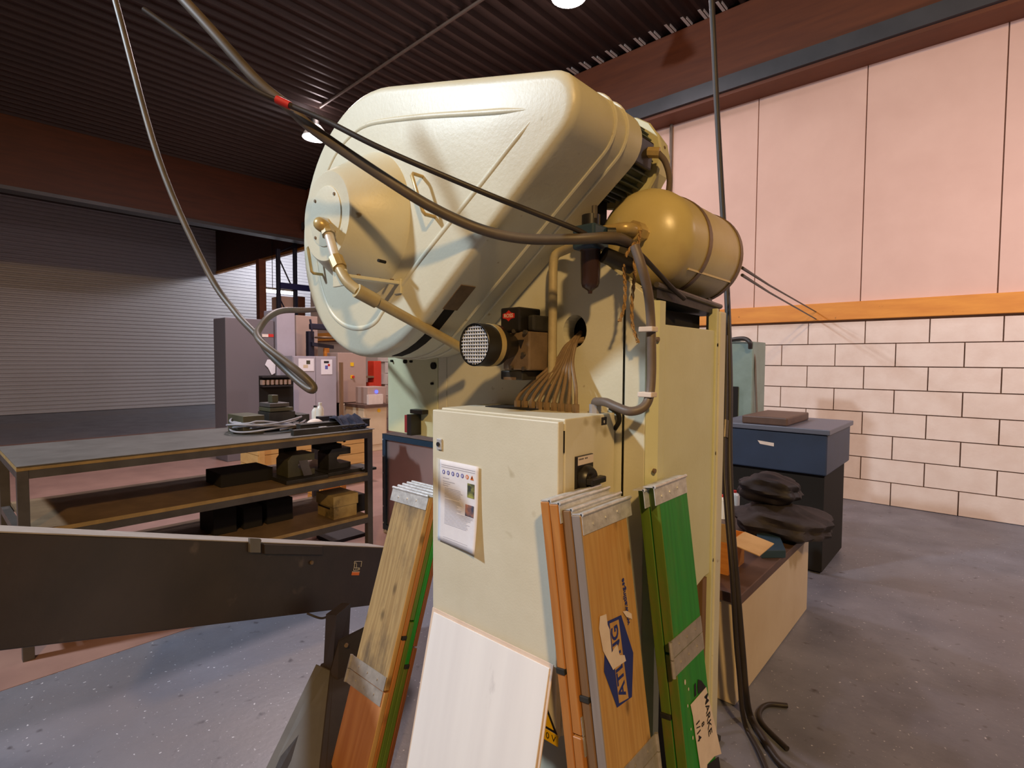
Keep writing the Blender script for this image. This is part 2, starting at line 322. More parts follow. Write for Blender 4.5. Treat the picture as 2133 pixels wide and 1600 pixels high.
# corrugated roof sheet, ribs along Y
mb = MB(); P0 = 0.235; n0 = int((XR + 24) / P0); prof = []
for k in range(n0):
    x = -24.0 + (0.235 * 0.4255) + k * P0
    prof += [(x - 0.022, ZC), (x + 0.022, ZC), (x + 0.05, ZC + 0.07), (x + P0 - 0.05, ZC + 0.07)]
va = [mb.b.verts.new((x, YF, z)) for x, z in prof]; vb = [mb.b.verts.new((x, YW, z)) for x, z in prof]
for i in range(len(prof) - 1): mb.b.faces.new((va[i], va[i + 1], vb[i + 1], vb[i]))
ceiling = struct(mb.build('ceiling', M['roofsheet']))
highlight_me = None
for k in range(18):                                  # pale strips painting the lit rib undersides next to the beam
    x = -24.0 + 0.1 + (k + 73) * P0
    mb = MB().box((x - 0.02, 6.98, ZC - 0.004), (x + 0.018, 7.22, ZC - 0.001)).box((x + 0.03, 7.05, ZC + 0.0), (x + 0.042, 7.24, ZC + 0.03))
    mb.build('rib_highlight', M['white'], ceiling)
# wall behind the machine
wall = struct(box((-14.3, YW, 0), (XR, YW + 0.2, 6.4)).build('wall_right', M['mortar']))
zt = at(1560, 641, Y=YW - 0.1).z; zb = at(1560, 674, Y=YW - 0.1).z
for k in range(-8, 9):
    x = -3.56 + 1.2 * k
    box((max(x + 0.006, XL), YW - 0.03, zt - 0.02), (x + 1.194, YW - 0.001, 5.42)).build('panel', M['wallpanel'], wall)
bh = (zb - 0.02) / 8
rr = random.Random(3)
for r in range(8):
    for k in range(21):
        x = -11.0 + 0.6 * k + (0.3 if r % 2 else 0)
        d = rr.uniform(0, 0.006)
        box((x + 0.006, YW - 0.04 - d, r * bh + 0.006), (x + 0.594, YW - 0.001, (r + 1) * bh - 0.006)).build('block', M['block'], wall)
struct(box((-14.25, YW - 0.1, zb), (XR, YW - 0.002, zt)).build('trim_1', M['timber'], bevel=0.006))
zbb = at(1600, 140, Y=7.2).z; zch = at(1600, 163, Y=7.1).z; zst = at(1600, 174, Y=7.2).z
struct(box((-13.9, 7.22, zbb - 0.02), (XR, YW - 0.001, ZC)).build('trim_2', M['glulam'], bevel=0.01))
ch = MB().box((-13.9, 7.05, zch), (XR, 7.06, zbb)).box((-13.9, 7.06, zbb - 0.012), (XR, 7.215, zbb)).box((-13.9, 7.06, zch), (XR, 7.215, zch + 0.012))
struct(ch.build('trim_3', M['greysteel']))
struct(box((-13.9, 7.1, zst - 0.03), (XR, YW - 0.031, zch - 0.002)).build('trim_4', M['glulam']))
# cable pipe down the wall at the panel seam
tag(MB().tube([(-3.56, 7.44, zch), (-3.56, 7.44, 2.5)], 0.022, 8).build('wall_conduit', M['greycable'], smooth=True), 'thin dark vertical conduit on the pink wall panels', 'conduit')
# roof girder across the hall, and the bay beyond
struct(box((-14.25, YF, at(534, 481, X=-14).z), (-14.0, YW, ZC)).build('trim_5', M['glulam_y'], bevel=0.01))
struct(box((-14.3, YF, at(534, 487, X=-14).z), (-13.95, YW, at(534, 481, X=-14).z)).build('trim_6', M['greysteel']))
za, zb2 = at(600, 517, Y=7.2).z, at(600, 523, Y=7.2).z
struct(box((XL + 0.05, 7.38, zb2), (-14.31, YW - 0.001, za)).build('trim_7', M['timber']))
struct(box((XL + 0.05, 7.40, za + 0.001), (-14.31, YW + 0.1, ZC)).build('wall_upper', M['glulam_y']))
struct(box((XL, 16.0, 0), (-14.3, 16.2, 6.4)).build('wall_far', M['hallwall']))
struct(box((-14.3, YW + 0.2, 0), (-14.1, 16.0, 6.4)).build('wall_side', M['hallwall']))
struct(box((XL, YW, ZC + 0.08), (-14.1, 16.2, ZC + 0.2)).build('ceiling_far', M['roofsheet']))
clad = MB(); zz = 0.0
pr = []
while zz < 6.3:
    pr += [(XL, zz), (XL + 0.035, zz + 0.02), (XL + 0.035, zz + 0.075), (XL, zz + 0.095)]; zz += 0.12
va = [clad.b.verts.new((x, YF, z)) for x, z in pr]; vb = [clad.b.verts.new((x, 16.0, z)) for x, z in pr]
for i in range(len(pr) - 1): clad.b.faces.new((va[i], va[i + 1], vb[i + 1], vb[i]))
struct(clad.build('wall_left', M['clad']))
struct(box((XL, YF - 0.2, 0), (XR, YF, 6.5)).build('wall_front', M['hallwall']))
struct(box((XR, YF, 0), (XR + 0.2, YW, 6.5)).build('wall_end', M['hallwall']))
c = at(544, 600, X=-14.6)
struct(box((c.x - 0.1, c.y - 0.09, 0), (c.x + 0.1, c.y + 0.09, at(544, 541, X=-14.6).z)).build('column', M['glulam']))
# conduit hung under the roof
tag(MB().tube([(-9.2, 5.05, ZC - 0.03), (2.0, 4.75, ZC - 0.03)], 0.022, 8).build('ceiling_conduit', M['greycable'], smooth=True), 'long thin conduit running straight across the ribs of the dark roof', 'conduit')
# ------------------------------------------------------------------ high bay lamps
def bay_lamp(p, label, power, r=0.2):
    t = thing('high_bay_lamp', (p.x, p.y, p.z), label, 'lamp', None)
    x, y, z = p
    MB()._lathe(V((x, y, z)), V((0, 0, 1)), [(-0.02, r), (0.0, r * 0.98), (0.12, r * 0.72), (0.2, r * 0.42), (0.2, r * 0.40), (0.12, r * 0.69), (0.0, r * 0.95)], 28, False).build('lamp_shade', M['white'], t, smooth=True)
    MB().lathe(V((x, y, z - 0.05)), V((0, 0, 1)), [(0.0, 0.02), (0.012, r * 0.55), (0.03, r * 0.85), (0.06, r * 0.94)], 24).build('lamp_glass', M['glow'], t, smooth=True)
    MB().cyl((x, y, z + 0.18), (x, y, z + 0.34), 0.07, 16).build('ballast', M['darksteel'], t, smooth=True)
    MB().tube([(x, y, z + 0.33), (x, y, ZC)], 0.008, 6).build('suspension_rod', M['cable'], t)
    l = bpy.data.lights.new('high_bay_light', 'SPOT'); l.energy = power; l.color = PINK; l.shadow_soft_size = 0.18; l.spot_size = math.radians(165); l.spot_blend = 0.4
    l2 = bpy.data.lights.new('ceiling_fill_light', 'POINT'); l2.energy = 9; l2.color = PINK; l2.shadow_soft_size = 0.1  # point light added above the shade to brighten the ceiling
    o = bpy.data.objects.new('ceiling_fill_light', l2); COL.objects.link(o); o.parent = t; o.location = (0.12, 0, 0.3)
    o = bpy.data.objects.new('high_bay_light', l); COL.objects.link(o); o.parent = t; o.location = (0, 0, -0.1)
    return t
bay_lamp(at(1185, -10, Z=5.8), 'bright round high bay lamp overhead above the press cover', 110, 0.2)
bay_lamp(at(657, 285, Z=5.75), 'far high bay lamp glowing beside the round end of the cover', 110, 0.23)

# ================================================================== PRESS
YP = 1.60
TOP = [(-2.27, 2.2), (-1.9, 2.5), (-1.25, 2.32), (-1.03, 2.01), (-0.84, 1.865)]
def topz(x):
    for (a, za), (b, zb) in zip(TOP, TOP[1:]):
        if a <= x <= b: return za + (zb - za) * (x - a) / (b - a)
    return TOP[-1][1] if x > TOP[-1][0] else TOP[0][1]
press = thing('mechanical_press', (-1.5, 1.9, 0), 'tall cream green press frame standing behind the control cabinet and pallet boards', 'press')
def plate(name, x0, x1, zbot, y0=YP, y1=YP + 0.07, m='paint'):
    xs = [x0] + [x for x, _ in TOP if x0 < x < x1] + [x1]
    pts = [(x, y0, topz(x)) for x in xs] + [(x1, y0, zbot), (x0, y0, zbot)]
    return MB().prism(pts, (0, y1 - y0, 0)).build(name, M[m], press, bevel=0.003)
plate('front_plate', -2.27, -1.885, 1.29, m='paint_green')
plate('front_plate', -1.881, -1.823, 1.29)
# main plate with the round cable hole
HX, HZ, HR = at(1197, 690, Y=YP).x, at(1197, 690, Y=YP).z, 0.052
mb = MB(); xs = [-1.819, -1.25, -1.03, -0.925]
outer = [(-1.819, topz(-1.819)), (-1.25, 2.32), (-1.03, 2.01), (-0.925, topz(-0.925)), (-0.925, 0.02), (-1.819, 0.02)]
ring = [(HX + HR * math.cos(a), HZ + HR * 1.15 * math.sin(a)) for a in [2 * math.pi * k / 24 for k in range(24)]]
# split in 2D: left, right, above, below the hole (quads around it)
for y in (YP, YP + 0.07):
    sq = [(HX - 0.09, HZ + 0.09), (HX + 0.09, HZ + 0.09), (HX + 0.09, HZ - 0.09), (HX - 0.09, HZ - 0.09)]
    f = lambda pts: mb.poly([(a, y, b) for a, b in pts])
    f([outer[0], outer[1], (HX - 0.09, HZ + 0.09), (HX - 0.09, HZ - 0.09), (HX - 0.09, 0.02), outer[5]])
    f([outer[1], outer[2], outer[3], (HX + 0.09, HZ + 0.09), sq[0]])
    f([(HX + 0.09, HZ + 0.09), outer[3], outer[4], (HX - 0.09, 0.02), sq[3], sq[2]])
    corner = [math.atan2(b - HZ, a - HX) for a, b in sq]
    per = []
    for k in range(24):
        a = 2 * math.pi * k / 24; cx, sx = math.cos(a), math.sin(a); t = min(0.09 / abs(cx) if abs(cx) > 1e-6 else 9, 0.09 / abs(sx) if abs(sx) > 1e-6 else 9)
        per.append((HX + cx * t, HZ + sx * t))
    for k in range(24): f([ring[k], ring[(k + 1) % 24], per[(k + 1) % 24], per[k]])
for k in range(24): mb.poly([(ring[k][0], YP, ring[k][1]), (ring[(k + 1) % 24][0], YP, ring[(k + 1) % 24][1]), (ring[(k + 1) % 24][0], YP + 0.07, ring[(k + 1) % 24][1]), (ring[k][0], YP + 0.07, ring[k][1])])
bmesh.ops.remove_doubles(mb.b, verts=mb.b.verts, dist=1e-4)
mb.build('front_plate', M['paint'], press)
plate('front_plate', -0.918, -0.84, 0.02)
# chamfered corner post, rear post, side panel with the open window above
MB().prism([(-0.838, YP, 0.02), (-0.81, YP + 0.035, 0.02), (-0.81, YP + 0.075, 0.02), (-0.838, YP + 0.075, 0.02)], (0, 0, 1.83)).build('corner_post', M['paint_green'], press)
box((-0.84, 2.115, 0.02), (-0.806, 2.135, 1.86)).build('side_frame', M['paint_green'], press, bevel=0.002)
box((-0.86, 2.137, 0.02), (-0.80, 2.20, 1.85)).build('rear_post', M['paint'], press, bevel=0.006)
pz = at(1430, 681, X=-0.81).z
MB().prism([(-0.835, YP + 0.08, 0.72), (-0.835, YP + 0.08, pz), (-0.835, 2.113, pz), (-0.835, 2.113, 0.80), (-0.835, 2.06, 0.80)], (0.022, 0, 0)).build('side_panel', M['paint_green'], press, bevel=0.003)
for px, py in ((1369, 707), (1492, 719), (1362, 981), (1488, 944), (1483, 1166)):
    p = at(px, py, X=-0.812); MB().cyl((-0.814, p.y, p.z), (-0.806, p.y, p.z), 0.008, 8).build('bolt', M['brownsteel'], press, smooth=True)
box((-1.30, 1.69, 0.02), (-0.875, 2.112, 1.835)).build('inner_shade_block', M['void'], press)  # near-black block painting the shade inside the open press
box((-1.85, 1.68, 0.02), (-1.35, 2.2, 2.2)).build('body', M['paint'], press, bevel=0.01)
box((-0.84, 2.05, 0.02), (-0.815, 2.09, 0.79)).build('timber_prop', M['w_brown'], press)
# sloped tray and stringers that carry the air tank
MB().hexa([(-1.06, 1.64, 1.86), (-0.825, 1.64, 1.86), (-0.825, 2.19, 1.838), (-1.06, 2.19, 1.838), (-1.06, 1.64, 1.90), (-0.825, 1.64, 1.90), (-0.825, 2.19, 1.872), (-1.06, 2.19, 1.872)]).build('tank_tray', M['darksteel'], press)
MB().tube([(-0.822, 1.63, 1.902), (-0.822, 2.19, 1.874)], 0.010, 8).build('tray_rail', M['steel'], press, smooth=True)
for yy in (1.78, 2.12):
    MB().prism([(-1.05, yy, 1.873), (-0.83, yy, 1.873), (-0.845, yy, 1.905), (-0.90, yy, 1.8985), (-0.97, yy, 1.8985), (-1.03, yy, 1.91)], (0, 0.03, 0)).build('tank_saddle', M['darksteel'], press)
# small fittings on the front plate
for px, py, r in ((905, 762, 0.016), (902, 799, 0.006), (846, 753, 0.01), (858, 753, 0.006), (818, 752, 0.006)):
    p = at(px, py, Y=YP); MB().cyl((p.x, YP - 0.012, p.z), (p.x, YP + 0.002, p.z), r, 12).build('plug', M['void'], press, smooth=True)
p = at(1283, 875, Y=YP)
MB().tube(smooth_path([(p.x - 0.02, YP - 0.006, p.z + 0.04), (p.x + 0.012, YP - 0.012, p.z + 0.028), (p.x + 0.02, YP - 0.012, p.z), (p.x, YP - 0.008, p.z - 0.03)]), 0.008, 8).build('lifting_eye', M['void'], press, smooth=True)
# foundation plinth
box((-1.87, 1.62, 0.0), (-0.82, 2.3, 0.02)).build('plinth', M['darksteel'], press)

# ------------------------------------------------------------------ belt cover
YC, YB = 1.222, 1.597
BC, BR = V((-1.88, 0, 2.186)), 0.526
def cover_outline(inset=0.0, n1=40, n2=12):
    c1 = (BC.x, BC.z); r1 = BR - inset; c2 = (-0.972, 2.372); r2 = 0.108 - min(inset, 0.1)
    dx, dz = c2[0] - c1[0], c2[1] - c1[1]; d = math.hypot(dx, dz); base = math.atan2(dz, dx); off = math.acos((r1 - r2) / d)
    a_top, a_bot = base + off, base - off
    pts = []
    for k in range(n1 + 1):                       # long way round the big circle
        a = a_top + (2 * math.pi - 2 * off) * k / n1; pts.append((c1[0] + r1 * math.cos(a), c1[1] + r1 * math.sin(a)))
    for k in range(n2 + 1):
        a = a_bot + 2 * off * k / n2; pts.append((c2[0] + r2 * math.cos(a), c2[1] + r2 * math.sin(a)))
    return pts
cover = thing('belt_cover', (BC.x, 1.45, BC.z), 'large teardrop shaped cream flywheel cover high on the press front', 'machine cover')
mb = MB(); rows = []
for y, ins in ((YB, 0.0), (YC + 0.03, 0.0), (YC + 0.018, 0.002), (YC + 0.008, 0.009), (YC + 0.002, 0.019), (YC, 0.032)):
    rows.append([mb.b.verts.new((x, y, z)) for x, z in cover_outline(ins)])
n = len(rows[0])
for A, B in zip(rows, rows[1:]):
    for k in range(n): mb.b.faces.new((A[k], A[(k + 1) % n], B[(k + 1) % n], B[k]))
mb.b.faces.new(rows[-1]); mb.b.faces.new(rows[0][::-1])
mb.build('shell', M['paint'], cover, smooth=True)
def seam(y, r):
    o = cover_outline(-0.002); pts = [(x, y, z) for x, z in o]
    return MB().tube(pts + [pts[0]], r, 6, False).build('seam_bead', M['paint'], cover, smooth=True)
seam(1.43, 0.006); seam(1.50, 0.006)
bo = cover_outline(0.0); 
bead_px = [(1104, 227), (1000, 235), (900, 241), (840, 247), (800, 252), (770, 258), (745, 270), (718, 295), (695, 328), (675, 375), (662, 420), (656, 480), (659, 540), (668, 590), (680, 630), (694, 657), (715, 676), (740, 684), (765, 681), (785, 668), (800, 645), (850, 575), (900, 510), (1000, 385), (1060, 308), (1108, 248)]
bp = [at(x, y, Y=YC) for x, y in bead_px]
MB().tube(smooth_path([V((p.x, YC + 0.0085, p.z)) for p in bp], 5), 0.0135, 16, True, [0.0135 * min(1, 0.6 + 0.13 * min(i, 5 * (len(bp) - 1) - i)) for i in range(5 * (len(bp) - 1) + 1)]).build('pressed_bead', M['paint'], cover, smooth=True)
# vent slot on the lower slope of the cover: follows the straight lower side
o = cover_outline(); pA = V((o[40][0], 0, o[40][1])); pB = V((o[41][0], 0, o[41][1])); u = (pB - pA).normalized()
def side_strip(path, y0, y1, lift, m, name):
    mb = MB(); c = V((BC.x, 0, BC.z)); rw = []
    for i, p in enumerate(path):
        t = (path[min(i + 1, len(path) - 1)] - path[max(i - 1, 0)]).normalized(); nn = V((t.z, 0, -t.x)); q = p + nn * lift; q0 = p - nn * 0.004
        rw.append([mb.b.verts.new((q.x, y0, q.z)), mb.b.verts.new((q.x, y1, q.z)), mb.b.verts.new((q0.x, y1, q0.z)), mb.b.verts.new((q0.x, y0, q0.z))])
    for A, B in zip(rw, rw[1:]):
        for k in range(4): mb.b.faces.new((A[k], A[(k + 1) % 4], B[(k + 1) % 4], B[k]))
    mb.b.faces.new(rw[0]); mb.b.faces.new(rw[-1][::-1]); return mb.build(name, M[m], cover)
arc = [V((a, 0, b)) for a, b in o[35:40]]
side_strip(arc + [pA, pA + u * 0.11], 1.285, 1.335, 0.0016, 'void', 'vent_slot')
side_strip([pA + u * 0.10, pA + u * 0.225], 1.275, 1.345, 0.003, 'brownsteel', 'slot_cover')
# hub
HBX, HBZ = -1.87, 2.185; YH = 1.045
hub = MB().lathe(V((HBX, YC + 0.01, HBZ)), V((0, -1, 0)), [(0.0, 0.282), (0.012, 0.279), (0.1, 0.225), (YC + 0.01 - YH - 0.006, 0.170), (YC + 0.01 - YH, 0.163)], 56).build('hub_cone', M['paint'], cover, smooth=True)
cv = MB().lathe(V((HBX, YH, HBZ)), V((0, -1, 0)), [(0.0, 0.112), (0.004, 0.11), (0.0045, 0.108)], 40).build('hub_disc', M['paint'], cover, smooth=True)
for k in range(4):
    a = math.pi / 4 + k * math.pi / 2
    MB().cyl((HBX + 0.098 * math.cos(a), YH - 0.008, HBZ + 0.098 * math.sin(a)), (HBX + 0.098 * math.cos(a), YH, HBZ + 0.098 * math.sin(a)), 0.006, 8).build('screw', M['brownsteel'], cover, smooth=True)
p = at(791, 543, Y=1.12); MB().cyl((p.x, p.y - 0.006, p.z), (p.x - 0.01, p.y + 0.03, p.z), 0.006, 8).build('keyhole', M['void'], cover)
def d_handle(pts, lab):
    MB().tube(smooth_path(pts, 5), 0.0065, 8).build('handle', M['brass'], cover, smooth=True)
h0, h1 = at(868, 440, Y=YC), at(858, 372, Y=YC)
hz = at(905, 448, Y=YC)
def handle2(a, b):
    a, b = V(a), V(b); d = V((0, -0.05, 0))
    MB().tube([a, a + d * 0.85, a + d + (b - a) * 0.06, b + d + (a - b) * 0.06, b + d * 0.85, b], 0.0065, 8).build('handle', M['brass'], cover, smooth=True)
handle2(at(880, 368, Y=YC), at(906, 452, Y=YC)); handle2(at(663, 517, Y=YC), at(672, 572, Y=YC))
# stay bracket on the hub side
q = at(831, 590, Y=YC); 
box((q.x - 0.014, 1.0, q.z - 0.006), (q.x + 0.014, YC, q.z + 0.006)).build('stay_bar', M['paint'], cover, bevel=0.002)
box((q.x - 0.02, YC - 0.008, q.z - 0.04), (q.x + 0.02, YC, q.z + 0.015)).build('stay_foot', M['paint'], cover, bevel=0.002)
box((q.x - 0.06, 0.985, q.z - 0.035), (q.x + 0.02, 0.995, q.z + 0.02)).build('stay_clamp', M['paint'], cover, bevel=0.002)
for y in (1.05, 1.19): MB().cyl((q.x, y, q.z + 0.006), (q.x, y, q.z + 0.012), 0.007, 8).build('bolt', M['brownsteel'], cover, smooth=True)

# ------------------------------------------------------------------ air pipe: hub elbow -> union -> long pipe -> valve
e0 = V((HBX, YH, HBZ)); e0 = at(680, 468, Y=YH - 0.01)
pipe = thing('air_feed_pipe', e0, 'olive air pipe running from the hub of the cover down to the silencer valve', 'pipe')
E1 = at(678, 466, Y=1.0); E2 = at(702, 548, Y=0.985); E3 = at(722, 585, Y=0.985); E4 = at(748, 608, Y=1.0); E5 = at(965, 727, Y=1.43)
MB().tube(smooth_path([e0 + V((0, 0.03, 0)), e0 + V((0, -0.01, 0)), E1 + V((0, -0.02, -0.005)), E1 + (E2 - E1) * 0.12], 5), 0.024, 14).build('elbow', M['brass'], pipe, smooth=True)
MB().tube([E1 + (E2 - E1) * 0.1, E2], 0.0165, 14).build('riser', M['whitepipe'], pipe, smooth=True)
MB().tube([E1 + (E2 - E1) * 0.1, E1 + (E2 - E1) * 0.3], 0.024, 8).build('union_nut', M['pipe'], pipe)
MB().tube([E2 - (E2 - E1) * 0.12, E2 + (E3 - E2) * 0.3], 0.025, 8).build('union_nut', M['brass'], pipe)
MB().tube(smooth_path([E2, E3, E4], 6), 0.0185, 14).build('bend', M['pipe'], pipe, smooth=True)
dd = (E5 - E4).normalized()
MB().tube([E4 - dd * 0.01, E4 + dd * 0.07], 0.0245, 14).build('coupling', M['pipe'], pipe, smooth=True)
MB().tube([E4 + dd * 0.05, E5], 0.0185, 16).build('long_pipe', M['pipe'], pipe, smooth=True)
# ------------------------------------------------------------------ motor
motor = thing('electric_motor', (-1.1, 1.78, 2.36), 'grey finned motor with cable, behind the upper right corner of the cover', 'motor')
mc = at(1316, 356, Y=1.96); MX, MZ = mc.x, mc.z; MR = 0.150
MB().cyl((MX, 1.598, MZ), (MX, 1.86, MZ), MR - 0.026, 32).build('stator', M['motor'], motor, smooth=True)
for k in range(34):
    a = 2 * math.pi * k / 34; c, s = math.cos(a), math.sin(a)
    MB().obox(V((MX + (MR - 0.03) * c - 0.003 * s, 1.62, MZ + (MR - 0.03) * s + 0.003 * c)), V((0.006 * s, 0, -0.006 * c)), (0, 0.235, 0), V((0.03 * c, 0, 0.03 * s))).build('fin', M['motor'], motor)
mb = MB().lathe(V((MX, 1.862, MZ)), V((0, 1, 0)), [(0, MR + 0.022), (0.012, MR + 0.026), (0.02, MR + 0.018), (0.10, MR + 0.014), (0.14, MR - 0.012), (0.15, 0.02)], 16)
mb.build('fan_cowl', M['motor_cap'], motor)
for k in range(6):
    a = math.radians(15 + 60 * k); MB().cyl((MX + (MR + 0.004) * math.cos(a), 1.925, MZ + (MR + 0.004) * math.sin(a)), (MX + (MR + 0.016) * math.cos(a), 1.925, MZ + (MR + 0.016) * math.sin(a)), 0.006, 8).build('bolt', M['brownsteel'], motor)
# terminal box on the camera side
a = math.radians(-8); c, s = math.cos(a), math.sin(a)
tb = MB().obox(V((MX + (MR - 0.02) * c - (-0.05) * s, 1.70, MZ + (MR - 0.02) * s + (-0.05) * c)), V((-0.10 * s, 0, 0.10 * c)), (0, 0.13, 0), V((0.032 * c, 0, 0.032 * s))).build('terminal_box', M['black'], motor, bevel=0.008)
g = V((MX + MR + 0.010, 1.79, MZ - 0.01))
MB().tube([g + V((-0.02, 0, 0)), g + V((0.035, 0.02, -0.01))], 0.02, 8).build('cable_gland', M['brass'], motor)
MB().tube(smooth_path([g + V((0.03, 0.02, -0.01)), g + V((0.045, 0.05, -0.04)), g + V((0.05, 0.075, -0.10)), g + V((0.03, 0.08, -0.17)), g + V((-0.03, 0.06, -0.24))], 6), 0.011, 10).build('power_cable', M['greycable'], motor, smooth=True)
box((MX - 0.16, 1.62, MZ - MR - 0.10), (MX - 0.04, 1.84, MZ - MR + 0.02)).build('mounting_foot', M['void'], motor)

# ------------------------------------------------------------------ air tank
TX, TZ, TR = -0.935, 2.083, 0.182
tank = thing('air_tank', (TX, 1.95, TZ - TR), 'olive gold air receiver tank strapped on top of the press at the right', 'tank')
pf = [(0.0, 0.012)] + [(0.12 * (1 - math.cos(b)), TR * math.sin(b)) for b in [math.radians(10 * k) for k in range(2, 10)]] + [(0.5, TR), (0.585, TR)] + [(0.585 + 0.075 * math.sin(b), TR * math.cos(b)) for b in [math.radians(15 * k) for k in range(1, 6)]]
MB().lathe(V((TX, 1.655, TZ)), V((0, 1, 0)), pf, 56).build('vessel', M['tank'], tank, smooth=True)
for y in (1.90, 2.215):
    MB()._lathe(V((TX, y, TZ)), V((0, 1, 0)), [(-0.014, TR), (-0.014, TR + 0.004), (0.014, TR + 0.004), (0.014, TR)], 48, False).build('strap', M['brownsteel'], tank, smooth=True)
b = math.radians(-38)
box((TX + TR * math.cos(b) - 0.003, 1.80, TZ + TR * math.sin(b) - 0.003), (TX + TR * math.cos(b) + 0.004, 2.2, TZ + TR * math.sin(b) + 0.004)).build('weld_seam', M['tank'], tank)
nz = at(1340, 488, Y=1.67)
MB().cyl((nz.x, 1.63, nz.z), (nz.x, 1.70, nz.z), 0.028, 8).build('nozzle', M['brass'], tank)
MB().cyl((nz.x, 1.60, nz.z), (nz.x, 1.64, nz.z), 0.034, 8).build('union_nut', M['brass'], tank)
el = at(1275, 485, Y=1.58)
MB().tube(smooth_path([(nz.x, 1.62, nz.z), (nz.x, 1.575, nz.z), (nz.x - 0.03, 1.555, nz.z), (nz.x - 0.19, 1.555, nz.z)], 5), 0.021, 12).build('outlet_pipe', M['brass'], tank, smooth=True)

# ------------------------------------------------------------------ air filter and regulator
fx = at(1230, 540, Y=1.47)
frl = thing('air_filter', (fx.x, 1.47, fx.z), 'blue headed air filter with dark bowl hanging under the black hose', 'filter')
zt0, zt1 = at(1230, 472, Y=1.47).z, at(1230, 522, Y=1.47).z
box((fx.x - 0.042, 1.425, zt1), (fx.x + 0.042, 1.515, zt0)).build('filter_head', M['bluesteel'], frl, bevel=0.008)
zb0 = at(1230, 590, Y=1.47).z; ztip = at(1230, 612, Y=1.47).z
MB().lathe(V((fx.x, 1.47, zt1)), V((0, 0, -1)), [(0, 0.036), (0.006, 0.033), (zt1 - zb0, 0.030), (zt1 - zb0 + 0.012, 0.026), (zt1 - zb0 + 0.025, 0.008), (zt1 - ztip, 0.006)], 24).build('filter_bowl', mat('smoked_bowl', (58, 40, 36), 0.22), frl, smooth=True)
MB().cyl((fx.x, 1.47, zt0), (fx.x, 1.47, zt0 + 0.035), 0.03, 16).build('adjuster_knob', M['black'], frl, smooth=True)
MB().cyl((fx.x + 0.04, 1.50, zt0 - 0.02), (fx.x + 0.06, 1.52, zt0 - 0.02), 0.016, 12).build('outlet_nipple', M['darksteel'], frl, smooth=True)
MB().cyl((fx.x + 0.05, 1.47, zt1 - 0.02), (fx.x + 0.10, 1.56, zt1 - 0.05), 0.026, 12).build('regulator', M['black'], frl, smooth=True)
MB().tube([(fx.x + 0.02, 1.46, zt0 + 0.02), (fx.x + 0.02, 1.46, zt0 + 0.06)], 0.009, 8).build('drain_tap', M['steel'], frl, smooth=True)
# vertical pipe from the filter down beside the valve
v0 = at(1152, 560, Y=1.55); v1 = at(1150, 800, Y=1.55)
vp = thing('vertical_pipe', (v0.x, 1.55, v1.z), 'upright olive pipe between the exhaust valve and the cable hole', 'pipe')
MB().tube(smooth_path([(fx.x - 0.03, 1.50, zt1 + 0.04), (v0.x + 0.05, 1.55, zt1 + 0.035), (v0.x + 0.008, 1.55, zt1 + 0.02), (v0.x, 1.55, zt1 - 0.03), (v0.x, 1.55, v0.z - 0.02)], 5), 0.0165, 14).build('elbow', M['pipe'], vp, smooth=True)
MB().tube([(v0.x, 1.55, v0.z), (v0.x, 1.55, v1.z)], 0.0165, 16).build('tube', M['pipe'], vp, smooth=True)

# ------------------------------------------------------------------ clutch valve with silencer
vc = at(1090, 715, Y=1.45)
valve = thing('exhaust_valve', (vc.x, 1.52, vc.z), 'brown clutch valve block with round mesh silencer and red badge', 'valve')
x0, x1 = at(1048, 715, Y=1.45).x, at(1103, 715, Y=1.45).x
zA, zB = at(1100, 690, Y=1.45).z, at(1100, 772, Y=1.45).z
box((x0, 1.45, zB), (x1, 1.598, zA)).build('valve_body', M['brownsteel'], valve, bevel=0.006)
zT = at(1075, 640, Y=1.45).z
box((x0 - 0.005, 1.44, zA + 0.001), (at(1086, 700, Y=1.45).x, 1.56, zT)).build('solenoid_cap', M['black'], valve, bevel=0.006)
box((at(1090, 700, Y=1.45).x, 1.47, zA + 0.002), (x1 + 0.003, 1.58, at(1100, 655, Y=1.45).z)).build('solenoid_cap', M['darksteel'], valve, bevel=0.008)
box((x0 - 0.01, 1.448, at(1080, 792, Y=1.45).z), (x1 - 0.03, 1.597, zB - 0.002)).build('base_flange', M['darksteel'], valve, bevel=0.004)
box((x0 + 0.005, 1.447, at(1080, 792, Y=1.45).z), (x1 - 0.06, 1.4475, at(1080, 786, Y=1.45).z)).build('name_strip', M['brownsteel'], valve)
for px, py in ((1073, 690), (1096, 692), (1092, 738), (1093, 768), (1067, 766)):
    p = at(px, py, Y=1.449); MB().cyl((p.x, 1.438, p.z), (p.x, 1.452, p.z), 0.0075, 10).build('bolt', M['steel'], valve, smooth=True)
p = at(1085, 715, Y=1.449); MB().prism([(p.x - 0.014, 1.447, p.z + 0.012), (p.x + 0.014, 1.447, p.z + 0.012), (p.x, 1.447, p.z - 0.018)], (0, 0.004, 0)).build('direction_mark', M['ink'], valve)
bx = at(1059, 658, Y=1.438)
MB().prism([(bx.x + dx, 1.4385, bx.z + dz) for dx, dz in ((-0.028, 0.008), (-0.012, 0.011), (0, 0.02), (0.012, 0.011), (0.028, 0.008), (0.028, -0.008), (0.012, -0.011), (0, -0.02), (-0.012, -0.011), (-0.028, -0.008))], (0, 0.002, 0)).build('badge', M['red'], valve)
text_mesh('badge_lettering', 'ROSS', 0.019, frame((bx.x, 1.438, bx.z), (1, 0, 0), (0, 0, 1)), M['oldpaper'], valve, extrude=0.0003, bold=0.0003)
